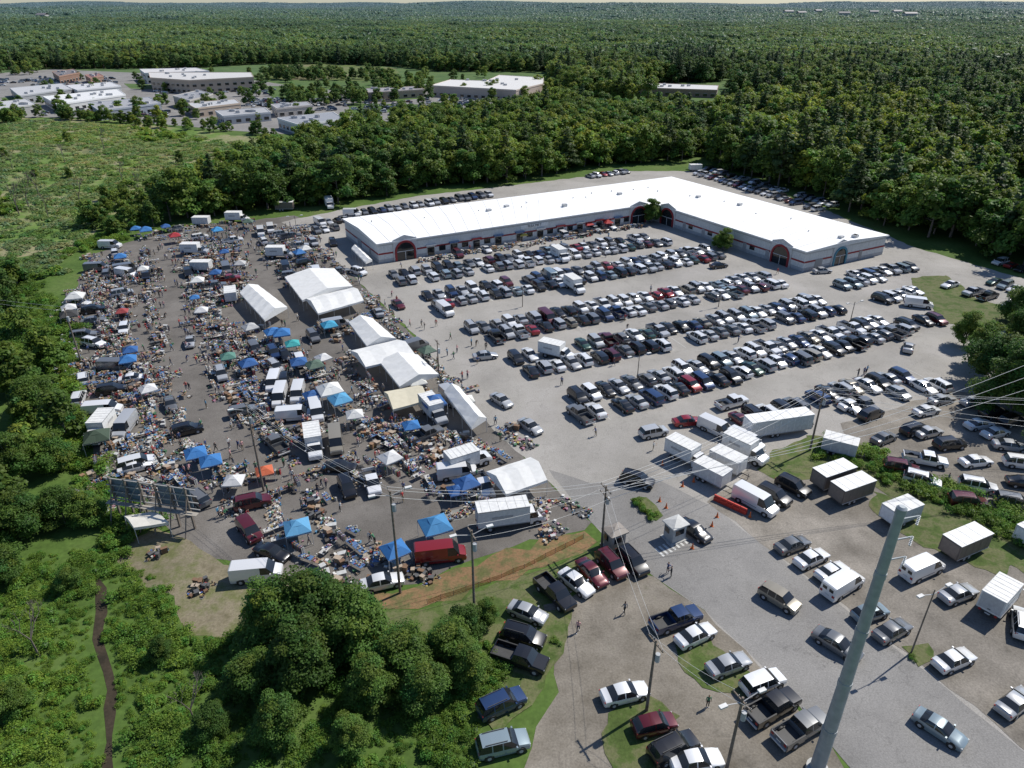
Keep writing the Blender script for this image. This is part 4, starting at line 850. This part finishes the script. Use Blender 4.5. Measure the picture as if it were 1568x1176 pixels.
# ------------------------------------------------------------------ poles and wires
def pole(px,top,arms=1,name='utility_pole',lamp=False,lean=(0,0),r=.16):
    x,y=G(*px); h=hgt(px,top); mb=MB(); tx,ty=lean
    mb.tube((0,0,0),(tx,ty,h),r,r*.65,10,0)
    at=[]
    for k in range(arms):
        z=h-.4-1.0*k; d=Vector((math.cos(math.radians(115)),math.sin(math.radians(115)),0)); c=Vector((tx,ty,z)); mb.box(c,(2.2,.1,.12),math.radians(115),0)
        for s in(-1,-.4,.4,1):
            p=c+d*s; mb.tube(p,p+Vector((0,0,.28)),.05,.035,6,1,(.4,.38,.35)); at.append(Vector((x,y,0))+p+Vector((0,0,.28)))
    if arms: mb.tube((tx+.28,ty-.2,h-2.4),(tx+.28,ty-.2,h-1.5),.22,.22,10,1,(.4,.42,.43))
    if lamp:
        d=Vector((math.cos(.4),math.sin(.4),0))
        for sg in(-1,1): mb.tube((tx,ty,h-.6),Vector((tx,ty,h-.1))+d*1.6*sg,.04,.035,6,1,(.5,.5,.5)); mb.box(Vector((tx,ty,h-.08))+d*1.9*sg,(.7,.34,.16),.4,1,(.65,.65,.63))
    obj(name,mb.mesh(name,['wood','fcol']),(x,y,0)); return at
P1=pole((613,908),752,1,lamp=True); P2=pole((727,955),812,1,lamp=True); P3=pole((921,838),744,2); P4=pole((1240,690),596,2); P5=pole((990,1088),980,1); P6=pole((1112,1180),1068,1,lamp=True)
P7=pole((404,752),622,1,lamp=True); P8=pole((125,556),472,1); P9=pole((672,572),521,1,r=.12); P10=pole((22,112),75,1); P11=pole((1052,232),208,1,r=.2)
for p in [((975,588),543),((1302,492),462),((800,470),440),((1215,486),455),((455,358),330),((1395,1000),903),((1100,470),445)]: pole(p[0],p[1],0,'street_lamp',True,r=.09)
def wire(a,b,sag=.8,r=.02,n=14):
    cu=bpy.data.curves.new('power_line','CURVE'); cu.dimensions='3D'; cu.bevel_depth=r; cu.bevel_resolution=1; s=cu.splines.new('POLY'); s.points.add(n)
    for i in range(n+1):
        t=i/n; p=Vector(a).lerp(Vector(b),t); p.z-=sag*4*t*(1-t); s.points[i].co=(*p,1)
    cu.materials.append(M['wire']); o=bpy.data.objects.new('power_line',cu); scene.collection.objects.link(o)
for i in (0,2,3):
    wire(P1[i],P3[i],.9); wire(P3[i],P4[i],1.0); wire(P7[i],P1[i],1.0,.014)
for i in (0,3): wire(P2[i],P3[i+4],.7,.014); wire(P3[i+4],P4[i+4],1.3); wire(P4[i+4],P4[i+4]+Vector((70,-16,1)),1.5)
for i in (0,2,3): wire(P4[i],P4[i]+Vector((75,-4,1)),1.5)
for i in (0,3): wire(P3[i+4],P5[i],.7,.014); wire(P5[i],P6[i],.5,.014); wire(P8[i],P8[i]+Vector((-60,20,1)),1.2,.014)
x,y=G(1250,1180); h=hgt((1250,1180),778); mb=MB()
for k in range(5):
    z0,z1=h*k/5,h*(k+1)/5; r0=.62-.30*k/5; r1=.62-.30*(k+1)/5; mb.tube((0,0,z0),(0,0,z1),r0,r1,12,0); mb.tube((0,0,z1-.5),(0,0,z1),r1+.05,r1+.03,12,0)
mb.tube((0,0,0),(0,0,.5),.9,.9,16,1,(.4,.4,.38)); mb.tube((0,0,h),(0,0,h+.15),.36,.2,12,0)
at=[]
for k,z in enumerate((h-1.0,h-2.8,h-4.6)):
    mb.tube((0,0,z),(1.5,.2,z+.2),.08,.05,8,0)
    for q in range(6): mb.tube((1.5,.2,z+.2-.14*q-.03),(1.5,.2,z+.2-.14*q-.12),.10,.05,8,1,(.5,.52,.53))
    at.append(Vector((x+1.5,y+.2,z-.6)))
obj('steel_transmission_pole',mb.mesh('steel_pole',['steel','fcol'],40),(x,y,0))
fr=[Vector((*G(1720,495,22),22)),Vector((*G(1720,520,20),20)),Vector((*G(1720,545,18),18))]
for i in range(3): wire(P3[i],fr[i],2.4,.026)
# ------------------------------------------------------------------ billboard
mb=MB(); a=Z(180,792,0); b=Z(315,812,0); d=(b-a); L=d.length; d.normalize(); rz=math.atan2(d.y,d.x); n=Vector((d.y,-d.x,0))
for k in range(6):
    p=d*(L*(k+.3)/6); mb.box((p.x,p.y,3.2),(.22,.26,6.4),rz,0,(.2,.17,.14)); q=p+n*2.0; mb.tube((q.x,q.y,0),(p.x,p.y,5.2),.08,.08,6,0,(.22,.18,.15))
for k in range(5):
    if k==2: continue
    p=d*(L*(k+.55)/5.5)-n*.3; mb.box((p.x,p.y,4.6),(L/5.8,.06,2.8+.3*(k%2)),rz,0,random.choice([(.13,.19,.24),(.22,.27,.3),(.18,.22,.26)]))
for z in(3.2,4.2,5.2,6.2):
    p=d*(L*.5)+n*.05; mb.box((p.x,p.y,z),(L,.12,.12),rz,0,(.36,.35,.33))
for k in range(5):
    p=d*(L*(k+.3)/6)+n*.12; q=d*(L*(k+1.3)/6)+n*.12; mb.tube((p.x,p.y,3.2),(q.x,q.y,6.2),.04,.04,5,0,(.35,.35,.33))
p=d*(L*.5)+n*.7; mb.box((p.x,p.y,3.0),(L,.7,.06),rz,0,(.36,.33,.28))
obj('billboard',mb.mesh('billboard',['fcol']),a)
def booth(px,rc,wc):
    x,y=G(*px); mb=MB(); mb.box((0,0,1.15),(2.0,1.7,2.3),0,0,wc); mb.box((0,0,2.38),(2.5,2.2,.14),0,0,rc); A_=[(1.25,1.1),(-1.25,1.1),(-1.25,-1.1),(1.25,-1.1)]
    for i in range(4):
        p,q=A_[i],A_[(i+1)%4]; mb.face([(p[0],p[1],2.46),(q[0],q[1],2.46),(0,0,2.95)],0,rc)
    for s in(-1,1): mb.box((0,s*.85,1.5),(1.3,.06,.8),0,1); mb.box((s*1.0,.3,1.5),(.06,.8,.8),0,1)
    mb.box((1.0,-.45,1.0),(.08,.7,1.9),0,0,(.3,.32,.33)); mb.box((0,0,.06),(2.6,2.2,.12),0,0,(.4,.4,.38))
    obj('ticket_booth',mb.mesh('booth',['fcol','glass']),(x,y,.03),math.radians(28))
booth((1032,824),(.5,.5,.48),(.38,.4,.4)); booth((940,836),(.26,.23,.2),(.36,.33,.3))
mb=MB(); a=Vector(G(1093,765)); b=Vector(G(1143,788)); d=(b-a); L=d.length; d.normalize()
for k in range(5):
    p=a+d*(k+.5)*L/5; mb.box((p.x,p.y,.3),(L/5-.06,.5,.55),math.atan2(d.y,d.x),0,(.55,.05,.03)); mb.box((p.x,p.y,.72),(L/5-.06,.2,.35),math.atan2(d.y,d.x),0,(.6,.06,.04))
obj('traffic_barrier',mb.mesh('traffic_barrier',['fcol']))
# orange plastic safety fence sagging along the clay bank
mb=MB(); pts=along([(655,925),(740,897),(800,872),(870,838),(905,818)],1.5); prev=None
for i,(p,d) in enumerate(pts):
    hh=.75+R(-.2,.15); mb.tube((p.x,p.y,0),(p.x+R(-.1,.1),p.y,hh+.15),.025,.02,5,0,(.2,.2,.2))
    if prev:
        for z0,z1 in((.1,.22),(.32,.42),(.52,.6),(.68,.78)):
            mb.face([(prev[0],prev[1],z0*prev[2]/.8),(p.x,p.y,z0*hh/.8),(p.x,p.y,z1*hh/.8),(prev[0],prev[1],z1*prev[2]/.8)],0,(.62,.17,.03))
    prev=(p.x,p.y,hh)
obj('safety_fence',mb.mesh('safety_fence',['fcol']))
mb=MB(); mb.box((0,0,.02),(.36,.36,.04),0,0,(.6,.15,.03)); mb.tube((0,0,.03),(0,0,.72),.15,.03,10,0,(.65,.14,.03)); mb.tube((0,0,.35),(0,0,.5),.094,.066,10,0,(.7,.7,.68)); CN=mb.mesh('traffic_cone',['fcol'])
for a,b in [(1045,745),(1062,738),(1090,806),(1098,792),(1010,768),(1020,778),(1075,730),(1014,712),(1060,840),(1148,792)]:
    x,y=G(a,b); obj('traffic_cone',CN,(x,y,.03),0,1.1)
mb=MB()
for k in range(7):
    x,y=G(1010+k*6,846-k*3.2); mb.box((x,y,.035),(1.6,.3,.004),math.radians(-60),0)
obj('road_marking',mb.mesh('road_marking',['mark']))
for a,b in [(305,905),(312,898),(240,850),(560,900),(640,880),(655,885)]:
    x,y=G(a,b); obj('lumber_pile',GP[0],(x,y,.02),R(0,3),.8)
# ------------------------------------------------------------------ light, sky, camera
w=bpy.data.worlds.new('World'); scene.world=w; w.use_nodes=True; nt=w.node_tree; bg=nt.nodes['Background']; sky=nt.nodes.new('ShaderNodeTexSky'); sky.sky_type='NISHITA'; sky.sun_disc=False
el=math.radians(50); sd=Vector((.84,.54,0)).normalized()
sky.sun_elevation=el; sky.sun_rotation=math.atan2(sd.x,sd.y); sky.air_density=1.0; sky.dust_density=.25; sky.ozone_density=2.0
nt.links.new(mixc(nt,sky.outputs[0],(.88,.97,1.12),1.0,'MULTIPLY'),bg.inputs[0]); bg.inputs[1].default_value=.095
ld=bpy.data.lights.new('sun','SUN'); ld.energy=5.0; ld.angle=math.radians(.5); ld.color=(1,.955,.88); lo=bpy.data.objects.new('sun',ld); scene.collection.objects.link(lo)
dirv=Vector((sd.x*math.cos(el),sd.y*math.cos(el),math.sin(el))); lo.rotation_euler=dirv.to_track_quat('Z','Y').to_euler(); lo.location=(100,80,120)
cam=bpy.data.cameras.new('camera'); co=bpy.data.objects.new('camera',cam); scene.collection.objects.link(co); co.location=(0,0,CH); co.rotation_euler=(math.radians(90)-P0,0,0)
cam.sensor_width=36; cam.lens=36*F/1568; cam.clip_start=.5; cam.clip_end=20000; scene.camera=co
scene.view_settings.view_transform='Standard'; scene.view_settings.look='None'; scene.view_settings.exposure=0
